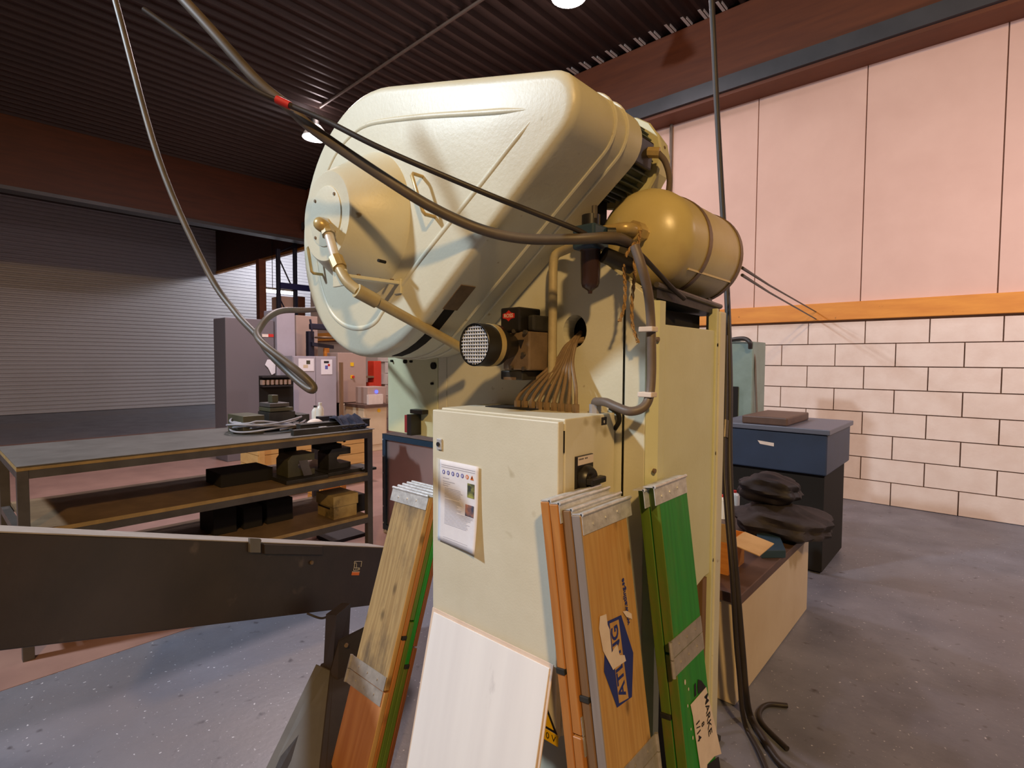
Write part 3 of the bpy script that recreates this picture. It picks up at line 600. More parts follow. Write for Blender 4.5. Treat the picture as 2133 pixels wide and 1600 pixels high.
# silencer
SF = 1.265
sc = at(987, 718, Y=SF); SRr = 0.071
so = V((sc.x, SF, sc.z))
sil = MB()._lathe(so, V((0, 1, 0)), [(0.0, SRr), (0.002, SRr + 0.002), (0.105, SRr + 0.002), (0.125, SRr - 0.012), (0.19, 0.04), (0.19, 0.03), (0.03, SRr - 0.004), (0.012, SRr - 0.004), (0.0, SRr - 0.003)], 40, False).build('silencer', M['black'], valve, smooth=True)
MB()._lathe(so, V((0, 1, 0)), [(0.062, SRr + 0.002), (0.062, SRr + 0.0035), (0.085, SRr + 0.0035), (0.085, SRr + 0.002)], 40, False).build('band', M['brass'], sil, smooth=True)
# woven wire mesh: round wires crossing
mesh = MB(); pitch = 0.0118; R = SRr - 0.004; yy = SF + 0.008
k = -6
while k <= 6:
    q = k * pitch
    if abs(q) < R:
        h = math.sqrt(R * R - q * q)
        mesh.tube([(so.x + q, yy, so.z - h), (so.x + q, yy, so.z + h)], 0.0027, 5, False)
        mesh.tube([(so.x - h, yy - 0.002, so.z + q), (so.x + h, yy - 0.002, so.z + q)], 0.0027, 5, False)
    k += 1
mesh.build('wire_mesh', M['galv'], sil, smooth=True)
MB().cyl((so.x, yy + 0.006, so.z), (so.x, yy + 0.008, so.z), R, 32).build('mesh_backing', M['void'], sil)

# ------------------------------------------------------------------ control cabinet
XC, YCF = -0.948, 1.272
xl = at(901, 1000, Y=YCF).x; zt = at(1172, 876, Y=YCF).z; zb = at(1165, 1552, Y=YCF).z
cab = thing('electrical_cabinet', ((xl + XC) / 2, 1.43, zb), 'cream control cabinet with rotary switch and taped sheet, in front of the press', 'cabinet')
xr2 = XC + 0.004
box((xl + 0.012, 1.305, zb), (XC, 1.592, zt)).build('body', M['cabinet'], cab, bevel=0.004)
box((xl + 0.02, 1.298, zb + 0.02), (XC - 0.012, 1.306, zt - 0.012)).build('door_gasket', M['void'], cab)
door = box((xl, YCF, zb + 0.004), (XC, 1.299, zt - 0.006)).build('door', M['cabinet'], cab, bevel=0.004)
for z in (at(1178, 920, X=XC).z, at(1170, 1440, X=XC).z):
    box((XC - 0.002, 1.296, z - 0.033), (XC + 0.0015, 1.302, z + 0.033)).build('hinge', M['void'], cab)
p = at(917, 925, Y=YCF)
box((p.x - 0.013, YCF - 0.007, p.z - 0.02), (p.x + 0.013, YCF, p.z + 0.02)).build('lock_plate', M['galv'], door, bevel=0.002)
MB().cyl((p.x - 0.002, YCF - 0.011, p.z), (p.x - 0.002, YCF - 0.006, p.z), 0.008, 16).build('lock_cylinder', M['ink'], door, smooth=True)
# stain of grease
# top cable opening frame
ca, cb2 = at(985, 845, Z=zt + 0.002), at(1045, 845, Z=zt + 0.002)
box((-1.42, 1.44, zt), (-1.2, 1.56, zt + 0.004)).build('gland_plate', M['void'], cab)
# yellow warning label low right on the door
wz0 = at(1150, 1549, Y=YCF).z; wx1 = at(1163, 1540, Y=YCF).x
lab = box((wx1 - 0.10, YCF - 0.0008, wz0), (wx1, YCF, wz0 + 0.035)).build('voltage_label', M['yellow'], cab)
tri = [(wx1 - 0.003, wz0 + 0.037), (wx1 - 0.107, wz0 + 0.037), (wx1 - 0.055, wz0 + 0.125)]
MB().prism([(x, YCF - 0.0008, z) for x, z in tri], (0, 0.0008, 0)).build('warning_triangle', M['ink'], cab)
cxx, czz = sum(x for x, _ in tri) / 3, sum(z for _, z in tri) / 3
MB().prism([(cxx + (x - cxx) * 0.72, YCF - 0.0012, czz + (z - czz) * 0.72) for x, z in tri], (0, 0.0004, 0)).build('warning_triangle', M['yellow'], cab)
text_mesh('label_lettering', '0 V', 0.028, frame((wx1 - 0.028, YCF - 0.0011, wz0 + 0.017), (1, 0, 0), (0, 0, 1)), M['ink'], lab)
# main switch on the side
def sd(px, py, x=XC): return at(px, py, X=x)
a, b = sd(1197, 955), sd(1231, 1033)
sw = box((XC - 0.002, a.y, sd(1213, 1035).z), (XC + 0.008, b.y, sd(1213, 948).z)).build('switch_plate', M['black'], cab, bevel=0.002)
zl0, zl1 = sd(1214, 966).z, sd(1214, 949).z
box((XC + 0.0082, a.y + 0.006, zl0), (XC + 0.009, b.y - 0.003, zl1)).build('switch_label', M['oldpaper'], sw)
mb = MB()
for k in range(9):
    if k != 5: mb.box((XC + 0.0091, a.y + 0.010 + 0.0055 * k, zl0 + (zl1 - zl0) * 0.62), (XC + 0.0093, a.y + 0.0138 + 0.0055 * k, zl0 + (zl1 - zl0) * 0.80))
mb.build('switch_lettering', M['ink'], sw)
dc = V((XC + 0.006, (a.y + b.y) / 2 + 0.002, sd(1214, 996).z))
MB().lathe(dc, V((1, 0, 0)), [(0, 0.044), (0.012, 0.043), (0.022, 0.037), (0.026, 0.034)], 36).build('switch_dial', M['black'], sw, smooth=True)
MB().cyl(dc + V((0.026, 0, 0)), dc + V((0.034, 0, 0)), 0.02, 20).build('switch_boss', M['black'], sw, smooth=True)
box(dc + V((0.03, -0.04, -0.010)), dc + V((0.055, 0.04, 0.010))).build('switch_handle', M['black'], sw, bevel=0.004)
p = sd(1258, 877)
tl = box((XC - 0.001, p.y - 0.016, p.z - 0.013), (XC + 0.001, p.y + 0.016, p.z + 0.013)).build('type_plate', M['ink'], cab)
text_mesh('plate_lettering', '0', 0.014, frame((XC + 0.0013, p.y, p.z - 0.003), (0, 1, 0), (0, 0, 1)), M['white'], tl)

# ------------------------------------------------------------------ instruction sheet on the door
pc = [at(913, 956, Y=YCF - 0.004), at(1000, 967, Y=YCF - 0.010), at(998, 1158, Y=YCF - 0.018), at(918, 1130, Y=YCF - 0.010)]
W0, H0 = 0.212, 0.298
o0 = V((pc[0].x, 0, pc[0].z))
def sheet_pt(u, v, lift=0.0):                      # u right, v down
    y = YCF - 0.003 - 0.004 * u ** 2 - 0.012 * u * v ** 2 - 0.004 * v ** 3 - 0.004 * max(0, u - 0.8) * 5 * v * v
    return V((o0.x + u * W0, y - lift, o0.z - v * H0))
note = thing('instruction_sheet', (o0.x, YCF, o0.z - 0.3), 'white printed safety sheet taped to the cabinet door, lower edge curling', 'notice')
mb = MB(); g = [[mb.b.verts.new(sheet_pt(i / 12, j / 16)) for i in range(13)] for j in range(17)]
for j in range(16):
    for i in range(12): mb.b.faces.new((g[j][i], g[j][i + 1], g[j + 1][i + 1], g[j + 1][i]))
ps = mb.build('sheet', M['paper'], note, smooth=True)
md = ps.modifiers.new('thickness', 'SOLIDIFY'); md.thickness = 0.0006; md.offset = 1
def sheet_rect(name, u0, v0, u1, v1, m, lift=0.0012):
    mb = MB(); nn_ = max(1, int((u1 - u0) * 10)); r0 = [mb.b.verts.new(sheet_pt(u0 + (u1 - u0) * i / nn_, v0, lift)) for i in range(nn_ + 1)]; r1 = [mb.b.verts.new(sheet_pt(u0 + (u1 - u0) * i / nn_, v1, lift)) for i in range(nn_ + 1)]
    for i in range(nn_): mb.b.faces.new((r0[i], r0[i + 1], r1[i + 1], r1[i]))
    return mb
lines = MB(); rr = random.Random(11)
def ln(u0, v, u1, h=0.006):
    a = [sheet_pt(u0, v, 0.0012), sheet_pt((u0 + u1) / 2, v, 0.0012), sheet_pt(u1, v, 0.0012), sheet_pt(u1, v + h, 0.0012), sheet_pt((u0 + u1) / 2, v + h, 0.0012), sheet_pt(u0, v + h, 0.0012)]
    lines.poly([a[0], a[1], a[4], a[5]]); lines.poly([a[1], a[2], a[3], a[4]])
for v in (0.055, 0.08): ln(0.08, v, 0.92)
for v, e in ((0.21, 0.28), (0.25, 0.42), (0.275, 0.3), (0.30, 0.26)): ln(0.12, v, e, 0.008)
for k in range(7): ln(0.17, 0.33 + 0.018 * k, 0.6 + rr.uniform(-0.08, 0.03))
for k in range(20): ln(0.17, 0.47 + 0.0155 * k, (0.6 if 9 > k else 0.86) + rr.uniform(-0.12, 0.04))
for v in (0.93, 0.955): ln(0.15, v, 0.8, 0.004)
lines.build('printed_lines', M['greyprint'], note)
pg = ['blueprint'] * 5 + ['orange', 'orange']
for k, m in enumerate(pg):
    u, v = 0.14 + 0.118 * k, 0.145
    mb = MB()
    if k < 6: mb.poly([sheet_pt(u + 0.034 * math.cos(t), v + 0.026 * math.sin(t), 0.0013) for t in [2 * math.pi * q / 14 for q in range(14)]])
    else: mb.poly([sheet_pt(u - 0.04, v + 0.024, 0.0013), sheet_pt(u + 0.04, v + 0.024, 0.0013), sheet_pt(u, v - 0.03, 0.0013)])
    mb.build('pictogram', M[m], note)
    mb = MB(); q = 0.022 if k != 5 else 0.024
    mb.poly([sheet_pt(u + q * math.cos(t) * (0.7 if k in (0, 3) else 0.55), v + q * 0.75 * math.sin(t), 0.0016) for t in [2 * math.pi * j / 10 for j in range(10)]])
    mb.build('pictogram', M['paper'] if k != 6 else M['ink'], note)
sheet_rect('photo', 0.74, 0.215, 0.91, 0.38, None).build('printed_photo', mat('photo_print_dark', (62, 66, 62), 0.6, c2=(168, 170, 92), scale=16, amount=1, lo=0.45, hi=0.6), note)
sheet_rect('photo', 0.70, 0.465, 0.91, 0.60, None).build('printed_photo', mat('photo_print_warm', (72, 76, 96), 0.6, c2=(190, 130, 108), scale=14, amount=1, lo=0.45, hi=0.6), note)
mb = MB(); 
for (u0, v0, u1, v1) in ((-0.06, -0.01, 0.0, 0.98),): mb.poly([V((o0.x + u0 * W0, YCF - 0.0015, o0.z - v0 * H0)), V((o0.x + 0.03 * W0, YCF - 0.0035, o0.z - v0 * H0)), V((o0.x + 0.03 * W0, YCF - 0.0035, o0.z - v1 * H0)), V((o0.x + u0 * W0, YCF - 0.0015, o0.z - v1 * H0))])
mb.build('adhesive_tape', mat('milky_tape', (226, 222, 206), 0.3), note)

# ------------------------------------------------------------------ cables between press and cabinet
hole = V((HX, YP + 0.05, HZ - 0.02))
for k in range(9):
    px = 1078 + k * 15.2
    end = at(px, 852 - (2 if k < 4 else 0), Z=zt + 0.002); end = V((at(px, 850, Y=1.50).x, 1.50, zt))
    h0_ = V((HX + 0.028 * math.cos(k * 2.1), YP + 0.06, HZ - 0.02 + 0.02 * math.sin(k * 1.7)))
    pts = [h0_, V((HX + 0.004 + (k - 4) * 0.004, YP - 0.02, HZ - 0.045)), V((HX + (end.x - HX) * 0.30, YP - 0.045, HZ - 0.115)), V((HX + (end.x - HX) * 0.80, YP - 0.08, zt + 0.085)), V((end.x, 1.50, zt + 0.035)), end]
    t = thing('signal_cable', end, 'dusty signal cable, ' + ('leftmost', 'second from the left', 'third from the left', 'fourth from the left', 'middle one', 'fourth from the right', 'third from the right', 'second from the right', 'rightmost')[k] + ' of the nine fanning into the cabinet top', 'cable', 'fan of signal cables into the cabinet top')
    MB().tube(smooth_path(pts, 6), 0.0068, 8).build('sheath', M['bundle'], t, smooth=True)
    MB().tube([end, end + V((0, 0, 0.028))], 0.013, 6).build('cable_gland', M['bundle'], t)
g0 = V((at(1240, 848, X=-0.99).x, at(1240, 848, X=-0.99).y, zt))
cond = thing('grey_power_conduit', g0, 'thick grey conduit clipped down the press corner and curving into the cabinet top', 'cable')
cpts = [at(1322, 512, Y=1.46), at(1338, 560, Y=1.47), at(1350, 610, Y=1.50), at(1355, 660, X=-0.795), at(1357, 720, X=-0.79), at(1357, 780, X=-0.79), at(1352, 828, X=-0.79), at(1338, 850, X=-0.80), at(1312, 857, X=-0.83), at(1285, 848, X=-0.88), at(1262, 838, X=-0.93), at(1246, 837, X=-0.97), V((g0.x, g0.y, zt + 0.035)), g0]
MB().tube(smooth_path(cpts, 6), 0.0145, 12).build('sheath', M['greycable'], cond, smooth=True)
MB().tube([g0, g0 + V((0, 0, 0.03))], 0.021, 8).build('cable_gland', mat('grey_gland', (150, 146, 148), 0.5), cond)
for px, py in ((1354, 686), (1352, 822)):
    q = at(px, py, X=-0.79); MB().obox(q + V((-0.03, -0.02, -0.008)), (0.048, 0, 0), (0, 0.04, 0), (0, 0, 0.016)).build('cable_clip', M['oldpaper'], cond, bevel=0.003)
# ================================================================== FOLDED PALLET COLLARS
def on_plane(px, py, p, n):
    r = ray(px, py); return CAM + r * ((V(p) - CAM).dot(V(n)) / r.dot(V(n)))
def edge_mat(o, em):
    if em:
        o.data.materials.append(M[em])
        for p in o.data.polygons:
            if abs(p.normal.x) > 0.6: p.material_index = 1
    return o
def collar(label, P, w, u, width, layers, side, group=None, topcap=True, mid=True):
    """P: middle of the top edge on the front face; w width direction, u up along the boards; layers go inwards from the front"""
    w, u = V(w).normalized(), V(u).normalized(); n = w.cross(u)
    L0 = P.z / u.z
    base = P - u * L0
    t = thing('pallet_collar', (base.x, base.y, 0.0), label, 'pallet collar', group)
    off = 0.0
    for i, lay in enumerate(layers):
        th, mu, ml, L1, dz = lay[:5]; em = lay[5] if len(lay) > 5 else None
        m = frame(P + u * dz - n * (off + th / 2), w, n)
        m = Matrix((w, n, u)).transposed().to_4x4(); m.translation = P + u * dz - n * (off + th / 2)
        # local axes: x = width, y = outwards, z = up
        Lt = L0 + dz - off * abs(n.z) - 0.012
        jog = random.Random(i * 7 + int(P.x * 100)).uniform(-0.004, 0.004)
        edge_mat(MB().box((-width / 2, -th / 2 + 0.0008, -L1), (width / 2, th / 2 - 0.0008, 0)).build('board', M[mu], t, bevel=0.002, seg=1, M=m), em)
        edge_mat(MB().box((-width / 2 + jog, -th / 2 + 0.0008, -Lt), (width / 2 + jog, th / 2 - 0.0008, -L1 - 0.006)).build('board', M[ml], t, bevel=0.002, seg=1, M=m), em)
        ov = 0.028
        a, b = (-width / 2 + 0.004, width / 2 + ov) if side > 0 else (-width / 2 - ov, width / 2 - 0.004)
        if topcap:
            hb = MB().box((a, th / 2, -0.052), (b, th / 2 + 0.0025, 0.002)).box((a, -th / 2, 0.001), (b, th / 2 + 0.0025, 0.0045))
            hb.cyl((a, th / 2 + 0.003, 0.003), (b, th / 2 + 0.003, 0.003), 0.0055, 8)
            for q in (0.2, 0.45, 0.7): hb.cyl((a + (b - a) * q, th / 2 + 0.002, -0.028 + 0.012 * (q - 0.45)), (a + (b - a) * q, th / 2 + 0.005, -0.028 + 0.012 * (q - 0.45)), 0.005, 8)
            hb.build('hinge', M['galv'], t, M=m)
        if mid and (i == 0 or mid == 2):
            for s in (0, 1):
                z0, z1 = (-L1 - 0.002, -L1 + 0.048) if s == 0 else (-L1 - 0.056, -L1 - 0.005)
                hb = MB().box((a, th / 2, z0), (b, th / 2 + 0.0025, z1))
                e = a if side < 0 else b
                hb.cyl((e - 0.001, th / 2 + 0.003, z0), (e - 0.001, th / 2 + 0.003, z1), 0.006, 8)
                for q in (0.25, 0.5, 0.78): hb.cyl((a + (b - a) * q, th / 2 + 0.002, (z0 + z1) / 2), (a + (b - a) * q, th / 2 + 0.005, (z0 + z1) / 2), 0.0045, 8)
                hb.build('hinge', M['hinge'], t, M=m)
        elif mid:
            for x in (-width / 2 - 0.006, width / 2 - 0.02): MB().box((x, -th / 2, -L1 - 0.012), (x + 0.026, th / 2, -L1 + 0.004)).build('hinge', M['darksteel'], t, bevel=0.002, M=m)
        off += th + 0.0015
    return t, n, off
# left stack: boards face the aisle, lean on the press beside the cabinet
uL = V((0, 0.30, 0.954)).normalized(); wL = V((1, 0, 0)); nL = wL.cross(uL)
PL = V((-1.778, 1.375, 1.095))
tA, n_, o1 = collar('front left pallet collar of weathered grey pine with open hinge plates', PL, wL, uL, 0.215, [(0.024, 'w_old', 'w_rust', 0.735, 0, 'w_pine'), (0.022, 'w_orange', 'w_orange', 0.55, 0.01)], -1, None)
PL2 = PL - nL * o1 + uL * 0.02
tB, n_, o2 = collar('olive green pallet collar squeezed behind the weathered grey pine one', PL2, wL, uL, 0.215, [(0.021, 'w_olive', 'w_olive', 0.50, 0), (0.023, 'w_green', 'w_olive', 0.68, 0.01)], -1, None)
PL3 = PL2 - nL * o2 + uL * 0.018
collar('red brown pallet collar rearmost of the left stack', PL3, wL, uL, 0.215, [(0.021, 'w_redbrown', 'w_redbrown', 0.62, 0)], -1, None)
kn = on_plane(806, 1262, PL, nL)
# centre stack: leans on the cabinet side
uC = V((-0.1415, 0, 0.99)).normalized(); wC = V((0, 1, 0)); nC = wC.cross(uC)
ptl = at(1206, 1098, X=-0.805); ptr = at(1303, 1062, X=-0.805)
wid = min(0.235, ptr.y - ptl.y); PC = V((-0.805, (ptl.y + ptr.y) / 2, (ptl.z + ptr.z) / 2 + 0.03))
tP, n_, o1 = collar('golden pine pallet collar with blue hexagon stamp and torn sticker', PC, wC, uC, wid, [(0.031, 'w_pine', 'w_pine', 0.745, 0, 'w_greyedge'), (0.030, 'w_brown', 'w_brown', 0.50, 0.012)], 1)
PC2 = PC - nC * o1 + V((0, -0.012, 0)) + uC * 0.03
collar('orange pine pallet collar between the blue stamped one and the cabinet', PC2, wC, uC, wid, [(0.030, 'w_orange', 'w_orange', 0.62, 0), (0.030, 'w_orange', 'w_orange', 0.46, 0.006)], 1)
# print on the golden board (flat ink on the board face)
def cpt(cx_, cy_, lift=0.0008): return on_plane(1230 + cx_ / 5.333, 1180 + cy_ / 5.333, PC + nC * lift, nC)
def ink(name, pts, m, lift, parent, fn):
    return MB().prism([fn(a, b, lift) for a, b in pts], nC * 0.0003).build(name, m, parent)
stamp = ink('stamp', [(190, 610), (340, 540), (475, 960), (460, 1450), (295, 1570), (150, 1170), (155, 1000)], M['blueink'], 0.0006, tP, cpt)
ink('stamp_field', [(212, 635), (312, 590), (422, 1462), (318, 1520)], M['w_pine'], 0.0012, stamp, cpt)
for s, (a, b), sz in (('ATLING', (313, 1050), 0.050),):
    o = cpt(a, b, 0.0018)
    text_mesh('stamp_lettering', s, sz, frame(o, cpt(282, 800, 0.0018) - cpt(344, 1300, 0.0018), V((0, -1, 0))), M['blueink'], stamp, bold=0.0012, squash=1.12)
for pts in ([(105, 555), (175, 530), (190, 650), (212, 700), (236, 960), (268, 900), (300, 870), (322, 985), (378, 985), (394, 1050), (280, 1125), (252, 1150), (140, 940), (95, 690)], [(358, 500), (400, 492), (455, 525), (462, 585), (400, 562)]):
    ink('torn_sticker', pts, M['oldpaper'], 0.003, tP, cpt)
text_mesh('small_print', 'www.atling.se', 0.024, frame(cpt(390, 390, 0.0012), cpt(345, 80, 0.0012) - cpt(432, 715, 0.0012), V((0, -1, 0))), M['blueink'], tP, bold=0.0004)
# green collar on the right side of the press
uG = V((-0.133, 0, 0.991)).normalized(); nG = wC.cross(uG)
gtl, gtr = at(1370, 1012, X=-0.736), at(1428, 994, X=-0.736)
PG = V((-0.736, (gtl.y + gtr.y) / 2, (gtl.z + gtr.z) / 2)); widG = gtr.y - gtl.y
tG, n_, o_ = collar('bright green painted pallet collar with a handwritten paper label', PG, wC, uG, widG, [(0.034, 'w_green', 'w_green', 0.50, 0, 'w_olive'), (0.034, 'w_green', 'w_green', 0.68, -0.01, 'w_olive')], -1, None)
def gpt(cx_, cy_, lift=0.0008): return on_plane(1400 + cx_ / 8.89, 1420 + cy_ / 8.89, PG + nG * lift, nG)
lab = MB().prism([gpt(a, b, 0.002) for a, b in [(340, 430), (630, 100), (760, 660), (912, 1335), (780, 1385), (650, 1530), (640, 1640), (525, 1640), (430, 1000), (385, 640)]], nG * 0.0005).build('paper_label', M['oldpaper'], tG)
for s, (a, b), sz in (('MARKE', (668, 610), 0.040), ('8', (570, 790), 0.028), ('1/14', (490, 905), 0.036)):
    text_mesh('handwriting', s, sz, frame(gpt(a, b, 0.0034), -uG, V((0, 1, 0))), M['ink'], lab, bold=0.0002)
for pts in ([(410, 60), (440, 20), (450, 250), (415, 290)], [(480, -40), (540, -20), (640, 120), (480, 230), (470, 100)], [(650, 1545), (860, 1385), (900, 1640), (640, 1640)]):
    MB().prism([gpt(a, b, 0.001) for a, b in pts], nG * 0.0003).build('black_paint_mark', M['ink'], tG)
for a, b, q in ((240, 10, 22), (305, 140, 14), (290, 450, 14), (350, 880, 12), (385, 1040, 16), (40, -250, 10), (330, -390, 12)):
    MB().prism([gpt(a + q * 0.6 * math.cos(t), b + q * 2.4 * math.sin(t), 0.001) for t in [math.pi * k / 4 for k in range(8)]], nG * 0.0003).build('paint_splash', M['oldpaper'], tG)
# ------------------------------------------------------------------ plywood sheets against the cabinet
def sheet(label, x0, x1, ytop, ztop, ybot, th, m, mf):
    u = V((0, ytop - ybot, ztop)).normalized(); w = V((1, 0, 0)); n = w.cross(u)
    o = V(((x0 + x1) / 2, ybot, 0.0)); H = ztop / u.z
    mm = Matrix((w, n, u)).transposed().to_4x4(); mm.translation = o + u * 0.006
    ob = MB().box((-(x1 - x0) / 2, 0, 0), ((x1 - x0) / 2, th, H)).build('plywood_sheet', M[mf], None, bevel=0.001, seg=1)
    ob.matrix_basis = mm
    return tag(ob, label, 'board')
stl, st2 = at(905, 1276, Y=1.255), at(1146, 1398, Y=1.255)
sheet('white washed plywood sheet in front, leaning on the cabinet door', stl.x, st2.x, 1.253, (stl.z + st2.z) / 2, 1.085, 0.004, 'w', 'sheetwhite')
sr2, sr1 = at(1157, 1412, Y=1.262), at(903, 1270, Y=1.262)
sheet('bare pinkish plywood sheet just behind the white one, its edge showing', sr1.x, sr2.x - 0.004, 1.2595, (stl.z + st2.z) / 2 + 0.012, 1.096, 0.004, 'w', 'sheetpink')

# ================================================================== HANGING HOSES AND ROPES
def cable(name, label, cat, pts, r, m, part=None, group=None):
    P = smooth_path(pts, 7); t = MB().tube(P, r, 12).build(name, M[m], None, smooth=True)
    return tag(t, label, cat, group)
big = [at(260, -130, D=1.75), at(420, 40, D=1.7), at(533, 166, D=1.68), at(600, 222, D=1.67), at(660, 275, D=1.66), at(800, 370, D=1.65), at(900, 432, D=1.66), at(1000, 477, D=1.68), at(1090, 497, D=1.66), at(1200, 498, D=1.63), at(1275, 494, D=1.65), at(1305, 503, D=1.70), at(1324, 518, D=1.74)]
cable('black_air_hose', 'thick black rubber hose sagging across the front of the cover', 'hose', big, 0.0165, 'rubber')
thin = [at(300, 20, D=1.62), at(440, 120, D=1.62), at(533, 188, D=1.62), at(600, 218, D=1.62), at(680, 252, D=1.6), at(800, 312, D=1.56), at(1000, 398, D=1.56), at(1100, 438, D=1.6), at(1200, 478, D=1.63), at(1240, 499, D=1.66), at(1290, 507, D=1.70), at(1325, 522, D=1.72), at(1370, 568, D=1.76), at(1400, 600, D=1.80), at(1425, 622, D=1.86)]
tc_ = cable('black_cable', 'thin black cable crossing the cover just above the thick hose', 'cable', thin, 0.0085, 'cable')
a_, b_ = at(576, 207, D=1.62), at(604, 220, D=1.62)
MB().tube([a_, b_], 0.012, 10).build('red_tape', M['red'], tc_, smooth=True)
loop = [at(700, 640, D=2.9), at(640, 646, D=2.5), at(590, 647, D=2.2), at(560, 660, D=2.05), at(540, 685, D=1.95), at(536, 700, D=1.9), at(552, 720, D=1.85), at(600, 757, D=1.8), at(632, 783, D=1.78), at(652, 804, D=1.78), at(650, 813, D=1.78), at(632, 803, D=1.8), at(600, 775, D=1.85), at(560, 735, D=1.9), at(536, 700, D=1.97), at(490, 650, D=2.1), at(430, 560, D=2.2), at(330, 330, D=2.3), at(240, 0, D=2.4)]
cable('looped_hose', 'dark hose hanging in a loop left of the cover', 'hose', loop, 0.0125, 'rubber')
vert = [at(1478, -60, D=3.05), at(1484, 30, D=3.05), at(1492, 200, D=3.05), at(1502, 380, D=3.0), at(1510, 520, D=2.92), at(1516, 650, D=2.82), at(1520, 800, D=2.70), at(1519, 950, D=2.56), at(1525, 1100, D=2.45), at(1537, 1250, D=2.41), at(1547, 1370, D=2.40), at(1553, 1440, D=2.40), at(1562, 1490, Z=0.02), at(1585, 1530, Z=0.0165), at(1625, 1590, Z=0.0165), at(1690, 1640, Z=0.0165)]
cable('hanging_cable', 'thick black cable dropping from the roof behind the tank to the floor', 'cable', vert, 0.0155, 'cable')
v2 = [at(1512, 700, D=2.75), at(1511, 850, D=2.62), at(1507, 960, D=2.52), at(1515, 1080, D=2.42), at(1525, 1200, D=2.36), at(1533, 1330, D=2.36), at(1541, 1420, D=2.36), at(1546, 1480, D=2.36), at(1556, 1520, Z=0.014), at(1580, 1565, Z=0.0125), at(1612, 1640, Z=0.0125)]
cb = cable('hanging_cable', 'second black cable beside the press, with a steel coupling halfway', 'cable', v2, 0.0105, 'cable')
a_, b_ = at(1510, 876, D=2.60), at(1508, 912, D=2.57)
MB().tube([a_, b_], 0.018, 12).build('coupling', M['steel'], cb, smooth=True)
fl = [at(1640, 1470, Z=0.012), at(1600, 1468, Z=0.012), at(1582, 1484, Z=0.012), at(1590, 1510, Z=0.012), at(1640, 1560, Z=0.012)]
cable('floor_cable', 'black cable lying on the floor in front of the cream bench', 'cable', fl, 0.011, 'cable')
for i, (lbl, y_) in enumerate((('upper thin cable running from the tank rear to the right wall', 0), ('lower thin cable running from the tank rear to the right wall', 15))):
    tag(MB().tube([at(1546, 558 + y_, Y=2.40), at(1602, 594 + y_, Y=4.2), at(1700, 650 + y_, Y=7.42)], 0.007, 8).build('thin_cable', M['cable'], None, smooth=True), lbl, 'cable')
# twine tied round the nozzle
def twine(label, px, ys, D):
    pts = [at(x, y, D=D) for x, y in zip(px, ys)]; P = smooth_path(pts, 8); m1 = MB()
    for ph in (0, math.pi):
        q = []
        for i, p in enumerate(P):
            a = i * 0.8 + ph; q.append(p + V((math.cos(a) * 0.003, math.sin(a) * 0.003, 0)))
        m1.tube(q, 0.0036, 6)
    return tag(m1.build('twine', M['rope'], None, smooth=True), label, 'rope')
twine('left piece of twine hanging from the tank nozzle, frayed end', [1322, 1308, 1300, 1301, 1302, 1300, 1290], [505, 525, 545, 575, 600, 640, 670], 1.70)
twine('right piece of twine hanging from the tank nozzle, reaching lower', [1334, 1330, 1322, 1322, 1319, 1316, 1318, 1329], [480, 505, 530, 570, 600, 640, 680, 714], 1.70)
# ================================================================== LEFT: FEEDER
uF = V((-0.31, 0.89, -0.33)).normalized(); DF = 2.2
f0, f1 = at(533, 1131, D=DF), at(533, 1294, D=DF)
hF = V((0, 0, (f0 - f1).z)); sF = uF.cross(V((0, 0, 1))).normalized()          # sideways
if sF.dot(f0 - CAM) < 0: sF = -sF
S0, S1 = -0.9, 1.0
feeder = thing('strip_feeder', (f0.x, f0.y, 0.0), 'dark brown strip feeder trough sloping down behind the left pallet boards', 'feeder')
o = f0 - hF + uF * S0
MB().obox(o, uF * (S1 - S0), sF * 0.17, hF).build('trough', M['feeder'], feeder, bevel=0.004)
MB().obox(o + hF + V((0, 0, 0.0005)) - sF * 0.0, uF * (S1 - S0), sF * 0.17, V((0, 0, 0.004))).build('top_plate', M['feedertop'], feeder)  # top in a paler grey than the trough sides
q0 = on = f0 + uF * 0.035 - sF * 0.012 - V((0, 0, 0.045))
MB().obox(q0, uF * 0.36, sF * 0.014, V((0, 0, 0.042))).build('edge_strip', M['feeder'], feeder, bevel=0.002)
MB().obox(f0 - uF * 0.04 - sF * 0.012 - V((0, 0, 0.04)), uF * 0.055, sF * 0.013, V((0, 0, 0.06))).build('end_bracket', M['standgrey'], feeder, bevel=0.002)
nF = -sF
def fpt(px, py, lift=0.002): return on_plane(px, py, f0 + nF * lift, nF)
for px, py in ((648, 1172), (538, 1127)):
    p = fpt(px, py); MB().cyl(p, p + nF * 0.008, 0.009, 8).build('bolt', M['brownsteel'], feeder)
# pictogram: white outline drawing of a feeder head, and the small orange name plate below it
ic = MB()
def zpt(a, b): return fpt(700 + a / 26.66, 1150 + b / 26.66, 0.0015)
for pl in ([(1000, 640), (1040, 520), (1430, 520), (1385, 820)], [(1000, 860), (1040, 640), (1100, 590), (1145, 650), (1130, 860)], [(970, 1020), (1000, 860), (1310, 890), (1290, 990), (1180, 1020), (970, 1030)], [(1110, 860), (1100, 990)], [(1200, 990), (1240, 900)]):
    ic.tube([zpt(a, b) for a, b in pl], 0.0011, 4)
ic.build('pictogram', M['white'], feeder)
np_ = MB().prism([zpt(890, 1080), zpt(1310, 1080), zpt(1270, 1290), zpt(850, 1290)], nF * 0.0004).build('name_plate', M['orange'], feeder)
MB().prism([fpt(700 + a / 26.66, 1150 + b / 26.66, 0.0022) for a, b in ((890, 1085), (1308, 1085), (1302, 1120), (884, 1120))], nF * 0.0003).build('name_plate_line', M['oldpaper'], np_)
